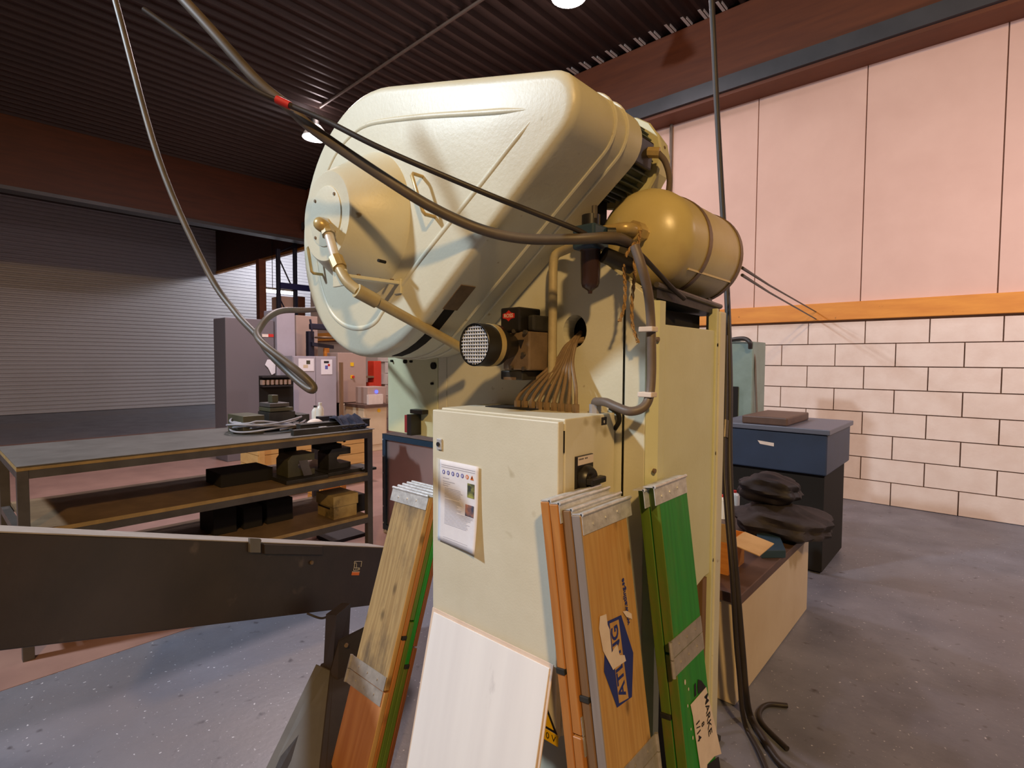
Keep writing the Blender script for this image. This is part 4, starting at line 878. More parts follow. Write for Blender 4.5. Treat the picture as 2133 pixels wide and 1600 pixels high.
# stand
stand = thing('feeder_stand', (at(640, 1560, D=2.15).x, at(640, 1560, D=2.15).y, 0.0), 'flared grey and brown sheet metal stand under the feeder', 'stand')
b_ = V((-0.10, 0.20, 0))
T1, T2, T3 = at(658, 1385, D=2.45), at(687, 1398, D=2.42), at(770, 1360, D=2.60)
B1, B2, B3 = at(500, 1712, Z=0), at(653, 1700, Z=0), at(800, 1540, Z=0)
MB().prism([T1, T2, B2, B1], V((-0.003, 0.004, 0))).build('left_plate', M['standgrey'], stand)
MB().prism([T2, T3, B3, B2], V((0.003, 0.004, 0))).build('right_plate', M['feeder'], stand)
MB().hexa([B1 + V((0.03, 0.03, 0.001)), B2 + V((0, 0.04, 0.001)), B3 + V((-0.02, 0.05, 0.001)), B1 + V((0.1, 0.5, 0.001)), T1 + V((0.01, 0.02, 0)), T2 + V((0, 0.02, 0)), T3 + V((-0.02, 0.02, 0)), T1 + V((0.02, 0.2, 0))]).build('core', M['feeder'], stand)
zt_ = at(690, 1262, D=2.52).z
MB().hexa([T1 + V((0.03, 0.02, -0.02)), T2 + V((0, 0.01, -0.02)), T2 + V((-0.05, 0.12, -0.02)), T1 + V((-0.02, 0.13, -0.02)), V((T1.x + 0.04, T1.y + 0.03, zt_)), V((T2.x + 0.01, T2.y + 0.03, zt_)), V((T2.x - 0.05, T2.y + 0.14, zt_)), V((T1.x - 0.01, T1.y + 0.14, zt_))]).build('post', M['feeder'], stand)
MB().prism([at(705, 1333, D=2.42), at(775, 1298, D=2.56), at(780, 1400, D=2.56), at(700, 1480, D=2.38), at(687, 1398, D=2.405)], V((-0.002, 0.004, 0))).build('gusset', M['feeder'], stand)
p = at(722, 1343, D=2.43); MB().cyl(p, p + V((0.007, -0.007, 0)), 0.009, 8).build('bolt', M['brownsteel'], stand)
cable('feeder_wire', 'short black wire hanging under the dark feeder trough', 'cable', [at(640, 1278, D=2.48), at(660, 1286, D=2.47), at(672, 1288, D=2.46), at(684, 1284, D=2.45)], 0.005, 'cable')

# ================================================================== LEFT: TOOL TABLE
XT = -3.85; zT = at(778, 893, X=XT).z; yR = at(776, 893, X=XT).y; YL = 0.35; XB = XT - 0.95
zM = at(767, 984, X=XT).z; zL = at(770, 1071, X=XT).z
table = thing('tool_table', ((XT + XB) / 2, (YL + yR) / 2, 0), 'grey steel tool table with two oily shelves left of the press', 'table')
box((XB, YL, zT - 0.004), (XT + 0.012, yR + 0.012, zT)).build('table_top', M['tabletop'], table)
box((XB + 0.01, YL, zT - 0.028), (XT, yR, zT - 0.0045)).build('top_board', M['shelfedge'], table)
for z, nm in ((zM, 'shelf'), (zL, 'shelf')):
    box((XB + 0.05, YL + 0.05, z - 0.024), (XT - 0.004, yR - 0.045, z)).build(nm, M['shelfply'], table)
    box((XT - 0.0038, YL + 0.05, z - 0.024), (XT - 0.001, yR - 0.045, z)).build('shelf_edge', M['shelfedge'], table)
for z in (zT - 0.029, zM - 0.0245, zL - 0.0245):
    for x in (XT - 0.045, XB): box((x, YL + 0.05, z - 0.045), (x + 0.045, yR - 0.05, z)).build('rail', M['frame_metal'], table)
    for y in (yR - 0.05, YL): box((XB + 0.05, y + 0.003, z - 0.045), (XT - 0.05, y + 0.045, z)).build('rail', M['frame_metal'], table)
for x in (XT - 0.05, XB):
    for y in (yR - 0.05, YL): box((x, y, 0), (x + 0.05, y + 0.05, zT - 0.029)).build('leg', M['frame_metal'], table, bevel=0.003)
def onT(px, py, z=None): return at(px, py, Z=zT if z is None else z)
# coil of grey cable
cc = onT(560, 897); pts = []; rr = random.Random(5)
for k in range(7 * 16):
    a = 2 * math.pi * k / 16; lp = k / 16
    pts.append(V((cc.x + (0.20 + 0.03 * math.sin(lp * 2.3)) * math.cos(a), cc.y + (0.27 + 0.04 * math.cos(lp * 1.7)) * math.sin(a), zT + 0.010 + 0.011 * lp + 0.014 * (1 + math.sin(a * 2 + lp)))))
pts += [V((cc.x + 0.2, cc.y + 0.30, zT + 0.02)), V((cc.x + 0.22, cc.y + 0.42, zT + 0.014))]
coil = tag(MB().tube(smooth_path(pts, 3), 0.0075, 8).build('cable_coil', mat('light_grey_cable', (150, 148, 156), 0.5), None, smooth=True), 'grey cable coil lying on the tool table', 'cable')
MB().ball((cc.x + 0.22, cc.y + 0.44, zT + 0.022), 0.022, (1, 1.6, 0.9)).build('plug', M['white'], coil, smooth=True)
# steel rails
ya, yb = at(612, 905, X=XT - 0.06).y, at(765, 893, X=XT - 0.06).y
rl = box((XT - 0.11, ya, zT), (XT - 0.06, yb - 0.02, zT + 0.042)).build('steel_rail', M['darksteel'], None, bevel=0.003); tag(rl, 'front steel rail lying along the edge of the tool table', 'bar')
MB().box((XT - 0.10, yb - 0.42, zT + 0.0425), (XT - 0.07, yb - 0.36, zT + 0.046)).build('rail_patch', M['galv'], rl)
ya, yb = at(622, 897, X=XT - 0.2).y, at(766, 880, X=XT - 0.2).y
r2 = MB().box((XT - 0.24, ya, zT), (XT - 0.17, yb, zT + 0.06)).box((XT - 0.255, ya, zT + 0.0605), (XT - 0.155, yb, zT + 0.068)).build('steel_rail', M['darksteel'], None, bevel=0.002); tag(r2, 'taller steel rail behind, with the navy cloth thrown over it', 'bar')
# navy cloth
c0 = at(719, 885, X=XT - 0.2)
mb = MB(); rr = random.Random(9); g = []
for j in range(10):
    row = []
    for i in range(12):
        u, v = i / 11 - 0.5, j / 9 - 0.5
        h = 0.085 * math.exp(-(v * 2.6) ** 2) + 0.012 * math.sin(i * 2.1 + j) + rr.uniform(0, 0.012)
        row.append(mb.b.verts.new((c0.x + v * 0.30, c0.y + u * 0.24 + 0.02 * math.sin(j), zT + max(0.072 if abs(v) < 0.22 else 0.012, h) + (0.02 if abs(v) < 0.25 else 0))))
    g.append(row)
for j in range(9):
    for i in range(11): mb.b.faces.new((g[j][i], g[j][i + 1], g[j + 1][i + 1], g[j + 1][i]))
cl = mb.build('cloth', M['cloth'], None, smooth=True); md = cl.modifiers.new('thickness', 'SOLIDIFY'); md.thickness = 0.006
tag(cl, 'crumpled navy cloth over the rail on the tool table', 'cloth')
# bottles, tin, small boxes
def onX(px, dx): return V((XT - dx, at(px, 880, X=XT - dx).y, zT))
def bottle(px, dx, h, r, m, cap, label):
    p = onX(px, dx); t = thing('bottle', p, label, 'bottle')
    MB().lathe(p, V((0, 0, 1)), [(0, r), (h * 0.66, r), (h * 0.78, r * 0.75), (h * 0.86, r * 0.42), (h * 0.9, r * 0.4)], 16).build('bottle_body', M[m], t, smooth=True)
    MB().cyl(p + V((0, 0, h * 0.9)), p + V((0, 0, h)), r * 0.48, 12).build('cap', M[cap], t, smooth=True)
bottle(657, 0.72, 0.16, 0.032, 'white', 'black', 'white bottle with black cap on the tool table')
bottle(667, 0.66, 0.19, 0.033, 'translucent', 'white', 'taller clear bottle on the tool table')
p = onX(679, 0.6); tag(MB().lathe(p, V((0, 0, 1)), [(0, 0.035), (0.03, 0.036), (0.034, 0.03), (0.05, 0.03)], 18).build('brass_tin', M['gold'], None, smooth=True), 'small brass coloured tin beside the bottles', 'tin')
p = onX(681, 0.36); tag(box((p.x - 0.06, p.y - 0.07, zT), (p.x + 0.0, p.y + 0.07, zT + 0.095)).build('black_box', M['ink'], None, bevel=0.003), 'small black box with a pale lid on the tool table', 'box')
p = onX(634, 0.32); tag(MB().obox((p.x, p.y - 0.07, zT), (0.06, 0, 0), (0.02, 0.16, 0), (0, 0, 0.06)).build('wood_block', M['timber'], None, bevel=0.003), 'small wood block on the tool table near the bottles', 'block')
p = onX(656, 0.30); tag(MB().ball((p.x, p.y, zT + 0.045), 0.05, (1.2, 1.4, 0.9)).build('rag', M['oldpaper'], None, smooth=True), 'pale pink rag on the tool table', 'rag')
# die sets on the table (left rear)
def blk(name, label, cat, x0, x1, y0, y1, z0, z1, m='darksteel', bv=0.004, parent=None):
    o = box((x0, y0, z0), (x1, y1, z1)).build(name, M[m], parent, bevel=bv)
    return tag(o, label, cat) if label else o
ys = lambda px: at(px, 840, X=XT - 0.45).y
die = thing('die_set', (XT - 0.55, ys(590), zT), 'stepped dark steel die set stacked on the rear of the tool table', 'tooling')
blk('base_plate', None, None, XT - 0.68, XT - 0.42, ys(548), ys(612), zT, zT + 0.06, parent=die)
blk('block', None, None, XT - 0.66, XT - 0.45, ys(560), ys(615), zT + 0.061, zT + 0.15, parent=die)
blk('plate', None, None, XT - 0.66, XT - 0.45, ys(562), ys(611), zT + 0.155, zT + 0.185, 'olive', parent=die)
blk('plate', None, None, XT - 0.66, XT - 0.46, ys(563), ys(604), zT + 0.19, zT + 0.222, 'frame_metal', parent=die)
blk('shank', None, None, XT - 0.60, XT - 0.52, ys(575), ys(588), zT + 0.223, zT + 0.285, 'olive', parent=die)
blk('steel_block', 'plain dark steel block right of the stepped die set', 'tooling', XT - 0.62, XT - 0.42, ys(616), ys(641), zT, zT + 0.12)
blk('steel_block', 'low dark steel block in front of the stepped die set', 'tooling', XT - 0.40, XT - 0.33, ys(600) - 0.02, ys(625) - 0.06, zT, zT + 0.07, 'frame_metal')
blk('steel_block', 'grooved dark block at the left rear of the tool table', 'tooling', XT - 0.70, XT - 0.40, ys(500), ys(545), zT, zT + 0.14, 'olive')
# middle shelf: two C frame dies, springs, plates
def cdie(label, y0, y1, x0, x1, z, m, foot=0.08):
    t = thing('c_frame_die', ((x0 + x1) / 2, (y0 + y1) / 2, z), label, 'tooling')
    W = y1 - y0; h = 0.20
    pr = [(y0, 0.03), (y1, 0.03), (y1, 0.075), (y0 + W * 0.5, 0.075), (y0 + W * 0.38, 0.10), (y0 + W * 0.38, 0.125), (y0 + W * 0.5, 0.145), (y1, 0.145), (y1, h), (y0 + W * 0.15, h), (y0, h * 0.8)]
    MB().prism([(x0, a, z + b) for a, b in pr], (x1 - x0, 0, 0)).build('frame', M[m], t, bevel=0.003)
    box((x0 - 0.06, y0 - 0.06, z), (x1 + 0.10, y1 + 0.06, z + 0.0295)).build('base_plate', M['darksteel'], t, bevel=0.003)
    return t
ym = lambda px: at(px, 960, X=XT - 0.2).y
cdA = cdie('left dark C-frame die on the middle shelf with a pale plate leaning on it', ym(592), ym(648), XT - 0.34, XT - 0.14, zM, 'olive')
MB().obox(V((XT - 0.12, ym(622), zM + 0.032)), V((0.004, 0, 0)), V((0, 0.07, 0)), V((-0.02, -0.03, 0.12))).build('pale_plate', M['frame_metal'], cdA)
cdB = cdie('right dark C-frame die on the middle shelf below two springs', ym(682), ym(728), XT - 0.36, XT - 0.18, zM, 'darksteel')
box((XT - 0.34, ym(668), zM + 0.2), (XT - 0.20, ym(712), zM + 0.235)).build('top_plate', M['void'], cdB)
for px in (703, 722):
    y = ym(px); sp = MB(); pts = []
    for k in range(7 * 10): a = 2 * math.pi * k / 10; pts.append((XT - 0.27 + 0.026 * math.cos(a), y + 0.026 * math.sin(a), zM + 0.24 + 0.075 * k / 70))
    sp.tube(pts, 0.006, 6).build('spring', M['void'], cdB, smooth=True)
blk('stop_block', 'tall dark block standing behind the left die on the middle shelf', 'tooling', XT - 0.50, XT - 0.40, ym(616), ym(643), zM, zM + 0.29, 'void')
blk('steel_plate', 'dark plates lying at the right end of the middle shelf', 'tooling', XT - 0.30, XT - 0.05, ym(735), ym(764), zM, zM + 0.022, 'darksteel')
blk('steel_plate', 'long dark plates lying at the left of the middle shelf', 'tooling', XT - 0.60, XT - 0.30, ym(470), ym(580), zM, zM + 0.10, 'void')
# lower shelf
yl = lambda px: at(px, 1050, X=XT - 0.1).y
ct = thing('cardboard_box', (XT - 0.2, yl(710), zL), 'stained cardboard box with overlapping lid on the lower shelf', 'box')
box((XT - 0.32, yl(690), zL), (XT - 0.06, yl(738), zL + 0.17)).build('box_body', M['dirtycard'], ct, bevel=0.004)
box((XT - 0.33, yl(689) - 0.004, zL + 0.10), (XT - 0.052, yl(740), zL + 0.19)).build('lid', M['dirtycard'], ct, bevel=0.004)
box((XT - 0.30, yl(690) - 0.0015, zL + 0.075), (XT - 0.12, yl(690), zL + 0.09)).build('printed_band', M['ink'], ct)
blk('black_case', 'small black case right of the cardboard box', 'case', XT - 0.28, XT - 0.12, yl(745), yl(763), zL, zL + 0.15, 'black')
for k, (a, b, h) in enumerate(((470, 520, 0.2), (535, 575, 0.16), (585, 640, 0.18))):
    blk('tool_crate', ('dark crate at the far left of the lower shelf', 'low dark crate, second from the left on the lower shelf', 'dark crate beside the cardboard box on the lower shelf')[k], 'crate', XT - 0.62, XT - 0.34, yl(a), yl(b), zL, zL + h, 'void')
# floor clutter seen under and behind the table
p = at(724, 1120, Z=0); tag(box((p.x - 0.2, p.y - 0.2, 0), (p.x + 0.08, p.y + 0.14, 0.03)).build('steel_sheet', M['ink'], None), 'black sheet lying on the floor under the tool table', 'sheet')
def crate(label, x, y, w, d, h, m):
    t = thing('wooden_crate', (x, y, 0), label, 'crate'); n = max(2, int(h / 0.12))
    for k in range(n): box((x - d / 2, y - w / 2, h * k / n + 0.006), (x + d / 2, y + w / 2, h * (k + 1) / n)).build('plank', M[m], t, bevel=0.003, seg=1)
    for s in (-1, 1): box((x + d / 2, y + s * (w / 2 - 0.04) - 0.03, 0), (x + d / 2 + 0.02, y + s * (w / 2 - 0.04) + 0.03, h)).build('batten', M[m], t)
    return t
p = at(668, 950, Z=0.3); q = at(640, 912, X=-6.3)
crate('long orange timber crate seen behind the tool table under its top', -6.5, at(660, 930, X=-6.3).y, 1.5, 0.5, at(660, 912, X=-6.3).z, 'palewood')
q = at(700, 1010, X=-5.3); crate('small orange crate on the floor behind the lower shelf', -5.5, q.y, 0.3, 0.3, at(700, 1004, X=-5.35).z, 'timber')

# ================================================================== BLUE FRAMED SCREEN
B0 = at(797, 1108, Z=0.0); zB = at(797, 909, D=(B0 - CAM).dot(ray(1066.5, 800).normalized())).z
zB = CAM.z - (909 - 752) / 1113 * 5.0
xb0, yb0 = B0.x, B0.y; xb1 = at(935, 1000, Y=yb0).x
scr = thing('machine_guard', ((xb0 + xb1) / 2, yb0 + 0.3, 0), 'blue framed guard box with smoky panel standing left of the press', 'guard')
T_ = 0.05; D_ = 0.55; z0 = 0.03
for x in (xb0, xb1 - T_):
    for y in (yb0, yb0 + D_ - T_): box((x, y, z0), (x + T_, y + T_, zB)).build('post', M['bluesteel'], scr, bevel=0.003)
for z in (z0, zB - T_):
    for y in (yb0, yb0 + D_ - T_): box((xb0 + T_, y, z), (xb1 - T_, y + T_, z + T_)).build('rail', M['bluesteel'], scr, bevel=0.003)
    for x in (xb0, xb1 - T_): box((x, yb0 + T_, z), (x + T_, yb0 + D_ - T_, z + T_)).build('rail', M['bluesteel'], scr, bevel=0.003)
box((xb0 + T_, yb0 + 0.02, z0 + T_), (xb1 - T_, yb0 + 0.026, zB - T_)).build('front_panel', M['smoke'], scr)
box((xb0 + 0.02, yb0 + T_, z0 + T_), (xb0 + 0.026, yb0 + D_ - T_, zB - T_)).build('side_panel', M['smoke'], scr)
box((xb0, yb0, zB + 0.001), (xb1, yb0 + D_, zB + 0.006)).build('top_sheet', M['darksteel'], scr)
for x in (xb0 + 0.025, xb1 - 0.025):
    for y in (yb0 + 0.025, yb0 + D_ - 0.025): MB().cyl((x, y, 0), (x, y, 0.0295), 0.03, 12).build('foot', M['galv'], scr)
for k in range(6):
    z = zB - 0.05 - k * 0.16; MB().cyl((xb0 + 0.012, yb0 - 0.004, z), (xb0 + 0.012, yb0 + 0.001, z), 0.008, 8).build('screw', M['galv'], scr)
# sensor block under the press front
s0, s1 = at(848, 864, Y=1.56), at(861, 902, Y=1.56)
sen = thing('safety_sensor', (s0.x, 1.56, s1.z), 'red and black sensor bar with black arm, low on the left press plate', 'sensor')
box((s0.x, 1.545, s1.z), ((s0.x + s1.x) / 2, 1.598, s0.z)).build('red_face', M['red'] if False else mat('dull_red', (136, 44, 46), 0.5), sen)
box(((s0.x + s1.x) / 2 + 0.001, 1.54, s1.z - 0.01), (s1.x + 0.01, 1.598, s0.z + 0.005)).build('housing', M['black'], sen)
box((s0.x + 0.02, 1.56, s0.z + 0.008), (s1.x + 0.065, 1.598, s0.z + 0.028)).build('arm', M['black'], sen, bevel=0.003)

# ================================================================== FAR LEFT EQUIPMENT
def fbox(px0, py0, px1, py1, X=None, Y=None, depth=0.5, ground=False):
    """axis aligned box whose near face spans these picture points on the plane X=const or Y=const"""
    xm, ym_ = (px0 + px1) / 2, (py0 + py1) / 2
    if X is not None:
        a, b = at(px0, ym_, X=X).y, at(px1, ym_, X=X).y; z1, z0_ = at(xm, py0, X=X).z, at(xm, py1, X=X).z
        return (X - depth, a, 0 if ground else z0_), (X, b, z1)
    a, b = at(px0, ym_, Y=Y).x, at(px1, ym_, Y=Y).x; z1, z0_ = at(xm, py0, Y=Y).z, at(xm, py1, Y=Y).z
    return (a, Y, 0 if ground else z0_), (b, Y + depth, z1)
def centre(a, b): return ((a[0] + b[0]) / 2, (a[1] + b[1]) / 2, a[2])
# grey locker pair with papers
a, b = fbox(611, 742, 702, 900, X=-8.4, depth=0.45, ground=True)
lk = thing('grey_locker', centre(a, b), 'lilac grey double door locker with two papers taped on', 'locker')
box(a, (b[0] - 0.02, b[1], b[2])).build('body', M['lilac'], lk)
ysm = at(658, 800, X=-8.4).y
box((b[0] - 0.019, a[1] + 0.01, 0.06), (b[0], ysm - 0.004, b[2] - 0.01)).build('door', M['lilac'], lk, bevel=0.004)
box((b[0] - 0.019, ysm + 0.004, 0.06), (b[0], b[1] - 0.01, b[2] - 0.01)).build('door', M['lilac'], lk, bevel=0.004)
def paper(px0, py0, px1, py1, label, X, art):
    a, b = fbox(px0, py0, px1, py1, X=X, depth=0.004)
    o = box(a, b).build('paper_sheet', M['paper'], None); tag(o, label, 'paper')
    for (u0, v0, u1, v1, m) in art:
        MB().box((b[0], a[1] + (b[1] - a[1]) * u0, a[2] + (b[2] - a[2]) * v0), (b[0] + 0.001, a[1] + (b[1] - a[1]) * u1, a[2] + (b[2] - a[2]) * v1)).build('printed_patch', M[m], o)
paper(622, 747, 654, 773, 'taped paper with a green picture on the left locker door', -8.394, [(0.5, 0.55, 0.75, 0.85, 'olive'), (0.3, 0.25, 0.6, 0.5, 'cream')])
paper(669, 749, 692, 780, 'taped paper with a red and blue picture on the right locker door', -8.394, [(0.25, 0.75, 0.7, 0.9, 'ink'), (0.35, 0.35, 0.6, 0.6, 'blueprint'), (0.6, 0.55, 0.8, 0.7, 'red')])
# taupe switch cupboard with emergency stop
a, b = fbox(704, 735, 763, 838, X=-9.3, depth=0.4)
tp = thing('switch_cupboard', centre(a, b), 'taupe switch cupboard with yellow sticker and red emergency stop', 'cabinet')
box(a, b).build('body', M['taupe'], tp, bevel=0.01)
box((a[0] + 0.05, a[1] + 0.08, 0), (b[0] - 0.08, b[1] - 0.03, a[2] - 0.001)).build('pedestal', M['void'], tp)
for (px, py, r, m, nm) in ((733, 759, 0.035, 'yellow', 'sticker'), (733, 785, 0.032, 'yellow', 'stop_base')):
    p = at(px, py, X=-9.3); MB().obox((p.x, p.y - r, p.z - r), (0.012, 0, 0), (0, 2 * r, 0), (0, 0, 2 * r)).build(nm, M[m], tp)
p = at(735, 785, X=-9.288); MB().cyl(p, p + V((0.03, 0, 0)), 0.024, 14).build('stop_button', M['red'], tp, smooth=True)
p0, p1 = at(706, 755, X=-8.3), at(709, 862, X=-8.2)
tag(MB().obox((-8.3, p0.y, 0.0), (0.05, 0, 0), (0, 0.05, 0), (0, 0, p0.z)).build('timber_post', M['w_brown'], None), 'brown timber post between locker and switch cupboard', 'post')
# cream machine base with control panel
a, b = fbox(758, 848, 806, 945, X=-8.25, depth=0.6, ground=True)
cm = thing('cream_machine', centre(a, b), 'cream cupboard base with grey machine head and blue light on top', 'machine')
box(a, b).build('base', M['cream'], cm, bevel=0.01)
box((b[0], a[1] + 0.05, 0.12), (b[0] + 0.012, b[1] - 0.03, b[2] - 0.12)).build('door', M['cream'], cm, bevel=0.004)
p = at(789, 855, X=-8.25); MB().cyl(p, p + V((0.006, 0, 0)), 0.035, 16).build('sticker', M['yellow'], cm)
box((a[0], a[1] - 0.02, b[2] + 0.001), (b[0] + 0.06, b[1] + 0.02, b[2] + 0.05)).build('tray', M['benchtop'], cm)
a2, b2 = fbox(766, 806, 804, 842, X=-8.35, depth=0.4)
box((a2[0], a2[1], b[2] + 0.051), (b2[0], b2[1], b2[2])).build('head', M['taupe'], cm, bevel=0.008)
a2, b2 = fbox(768, 822, 798, 842, X=-8.28, depth=0.06); box(a2, b2).build('control_panel', M['oldpaper'], cm)
p = at(784, 816, X=-8.34); MB().cyl(p, p + V((0.01, 0, 0)), 0.03, 12).build('lamp', M['led'], cm)
a, b = fbox(730, 843, 751, 930, X=-8.7, depth=0.4, ground=True)
tag(box(a, b).build('cream_cupboard', M['cream'], None, bevel=0.01), 'narrow cream cupboard left of the cream machine base', 'cabinet')
# red column press
a, b = fbox(779, 752, 795, 806, X=-9.9, depth=0.25)
rd = thing('red_column_machine', centre((a[0], a[1], 0), b), 'red column machine behind the cream machine', 'machine')
box((a[0], a[1], 0), b).build('column', M['redpaint'], rd, bevel=0.02)
box((a[0] - 0.1, a[1] - 0.12, a[2] + 0.02), (b[0], a[1], a[2] + 0.10)).build('arm', M['redpaint'], rd, bevel=0.01)
box((a[0], a[1] - 0.30, a[2] + 0.2), (b[0], a[1], a[2] + 0.24)).build('spindle', M['brownsteel'], rd)
# machine with grey plate, blue column and hand wheel
a, b = fbox(617, 658, 662, 742, X=-10.3, depth=0.4)
dm = thing('drilling_machine', centre((a[0], a[1], 0), b), 'grey drilling machine with dark blue column and arms behind the lockers', 'machine')
box((a[0], a[1], 0), b).build('back_plate', M['taupe'], dm, bevel=0.01)
a2, b2 = fbox(643, 690, 655, 742, X=-9.9, depth=0.12); box((a2[0], a2[1], 0), b2).build('column', M['rackblue'], dm, bevel=0.01)
a2, b2 = fbox(648, 672, 700, 700, X=-9.85, depth=0.1)
box((a2[0], a2[1], a2[2] + 0.12), (b2[0], b2[1], b2[2] - 0.03)).build('arm', M['rackblue'], dm, bevel=0.02)
q0, q1 = at(650, 715, X=-9.85), at(695, 722, X=-9.85)
MB().obox((-9.9, q0.y, q0.z - 0.05), (0.06, 0, 0), (0, q1.y - q0.y, -0.05), (0, 0, 0.07)).build('arm', M['rackblue'], dm)
MB().lathe(at(678, 705, X=-9.8), V((0, 0, 1)), [(0, 0.2), (0.012, 0.21), (0.03, 0.2), (0.034, 0.05)], 24).build('round_table', M['brownsteel'], dm, smooth=True)
MB().tube([at(646, 665, X=-9.8), at(650, 690, X=-9.8)], 0.02, 8).build('lever', M['rackblue'], dm)
a2, b2 = fbox(676, 725, 686, 742, X=-9.8, depth=0.05); box(a2, b2).build('orange_part', M['timber'], dm)
# pale partition and dark machine at the far left
a, b = fbox(577, 646, 615, 760, X=-9.0, depth=0.5, ground=True)
tag(box(a, b).build('pale_cabinet', M['lilac'], None, bevel=0.01), 'tall pale lilac cabinet beside the hanging hose loop', 'cabinet')
a, b = fbox(470, 664, 571, 800, X=-9.05, depth=0.5, ground=True)
dk = thing('dark_cabinet', centre(a, b), 'dark grey cabinet with red and white tape and a white paper, far left', 'cabinet')
box(a, b).build('body', mat('mid_grey_paint', (108, 102, 108), 0.5), dk, bevel=0.01)
for px0, px1, m in ((546, 559, 'oldpaper'), (559, 570, 'red')):
    a2, b2 = fbox(px0, 696, px1, 702, X=-9.045, depth=0.006); box(a2, b2).build('tape_strip', M[m], dk)
a2, b2 = fbox(552, 749, 574, 781, X=-9.04, depth=0.006)
pa = MB().prism([(-9.04, b2[1], b2[2]), (-9.04, b2[1] - 0.01, a2[2] + 0.03), (-9.04, (a2[1] + b2[1]) / 2 + 0.02, a2[2]), (-9.04, a2[1] + 0.05, a2[2] + 0.12), (-9.04, a2[1], a2[2] + 0.17), (-9.04, a2[1] + 0.04, b2[2])], (0.004, 0, 0)).build('paper_sheet', M['paper'], None)
tag(pa, 'bent white paper hanging on the dark grey cabinet', 'paper')
# rack of pale clamps
a, b = fbox(548, 787, 612, 806, X=-7.6, depth=0.12)
rk = thing('clamp_rack', centre((a[0], a[1], 0), b), 'black rack with a row of pale clamp blocks, behind the tool table', 'rack')
box((a[0] - 0.02, a[1], 0.0), (a[0], b[1] + 0.05, b[2] + 0.03)).build('back_board', M['void'], rk)
nb = 7
for k in range(nb):
    y0 = a[1] + (b[1] - a[1]) * (k + 0.12) / nb; y1 = a[1] + (b[1] - a[1]) * (k + 0.68) / nb
    box((a[0] + 0.001, y0, a[2] + 0.03), (b[0] - 0.04, y1, b[2] - 0.03)).build('clamp_block', M['taupe'], rk, bevel=0.004)
box((a[0] + 0.001, a[1], b[2] - 0.0), (b[0] - 0.02, b[1], b[2] + 0.02)).build('rail', M['ink'], rk); box((a[0] + 0.001, a[1], a[2]), (b[0] - 0.02, b[1], a[2] + 0.02)).build('rail', M['ink'], rk)
# pallet racking beyond the girder
XRk = -14.8
rack = thing('pallet_rack', (XRk, at(597, 600, X=XRk).y, 0), 'dark blue pallet rack uprights with diagonal braces under the far roof', 'rack')
ph = []
for px, ptop in ((580, 519), (615, 503)):
    p = at(px, 600, X=XRk); z1 = at(px, ptop, X=XRk).z; ph.append((p.y, z1))
    box((XRk - 0.05, p.y - 0.045, 0), (XRk + 0.05, p.y + 0.045, z1)).build('upright', M['rackblue'], rack, bevel=0.005)
for (za_, zb_) in (((4.6, 4.75)), (4.5, 3.5), (3.4, 2.5), (2.4, 1.5)):
    MB().tube([(XRk, ph[0][0], za_), (XRk, ph[1][0], zb_ if za_ < 4.6 else 4.9)], 0.02, 6).build('brace', M['rackblue'], rack)
a, b = fbox(585, 592, 650, 604, X=XRk + 0.12, depth=0.06); box(a, b).build('beam', mat('deep_blue', (30, 34, 88), 0.5), rack)
a, b = fbox(586, 618, 612, 664, X=XRk - 0.2, depth=0.6, ground=True)
tag(box(a, b).build('salmon_pillar', M['wallpanel'], None), 'pale salmon pillar seen between the rack uprights', 'pillar')
a, b = fbox(621, 618, 636, 662, X=XRk - 0.3, depth=0.6, ground=True)
tag(box(a, b).build('brown_crate', M['glulam'], None, bevel=0.01), 'brown crate in the far rack beside the cover edge', 'crate')
# fluorescent tube
p0, p1 = at(547, 605, X=-16.4), at(613, 612, X=-16.4)
tl = thing('tube_light', p0, 'long bright fluorescent tube at the far end of the hall', 'lamp')
MB().tube([p0, (p0.x, p1.y, p0.z)], 0.045, 10).build('tube', M['tubeglow'], tl, smooth=True)
box((p0.x - 0.08, p0.y, p0.z + 0.046), (p0.x + 0.08, p1.y, p0.z + 0.10)).build('housing', M['white'], tl)
MB().tube([(p0.x, p0.y + 0.3, p0.z + 0.1), (p0.x, p0.y + 0.3, 6.24)], 0.01, 6).build('suspension_rod', M['cable'], tl)

# ================================================================== RIGHT SIDE
c0 = at(1531, 1472, Z=0); bz = at(1537, 1236, D=(2.57 * 0.745 + 0.86 * 0.665)).z
bz = CAM.z + ray(1537, 1236).z / ray(1537, 1236).y * c0.y
bench = thing('cream_bench', (c0.x + 0.5, c0.y + 0.8, 0), 'low cream bench with dark brown top at the right behind the press', 'bench')
box((c0.x - 0.5, c0.y, 0.002), (c0.x, c0.y + 1.35, bz - 0.05)).build('body', M['cream'], bench, bevel=0.006)
box((c0.x - 0.52, c0.y - 0.02, bz - 0.049), (c0.x + 0.02, c0.y + 1.4, bz)).build('bench_top', M['benchtop'], bench, bevel=0.004)
def onB(px, py): return at(px, py, Z=bz)
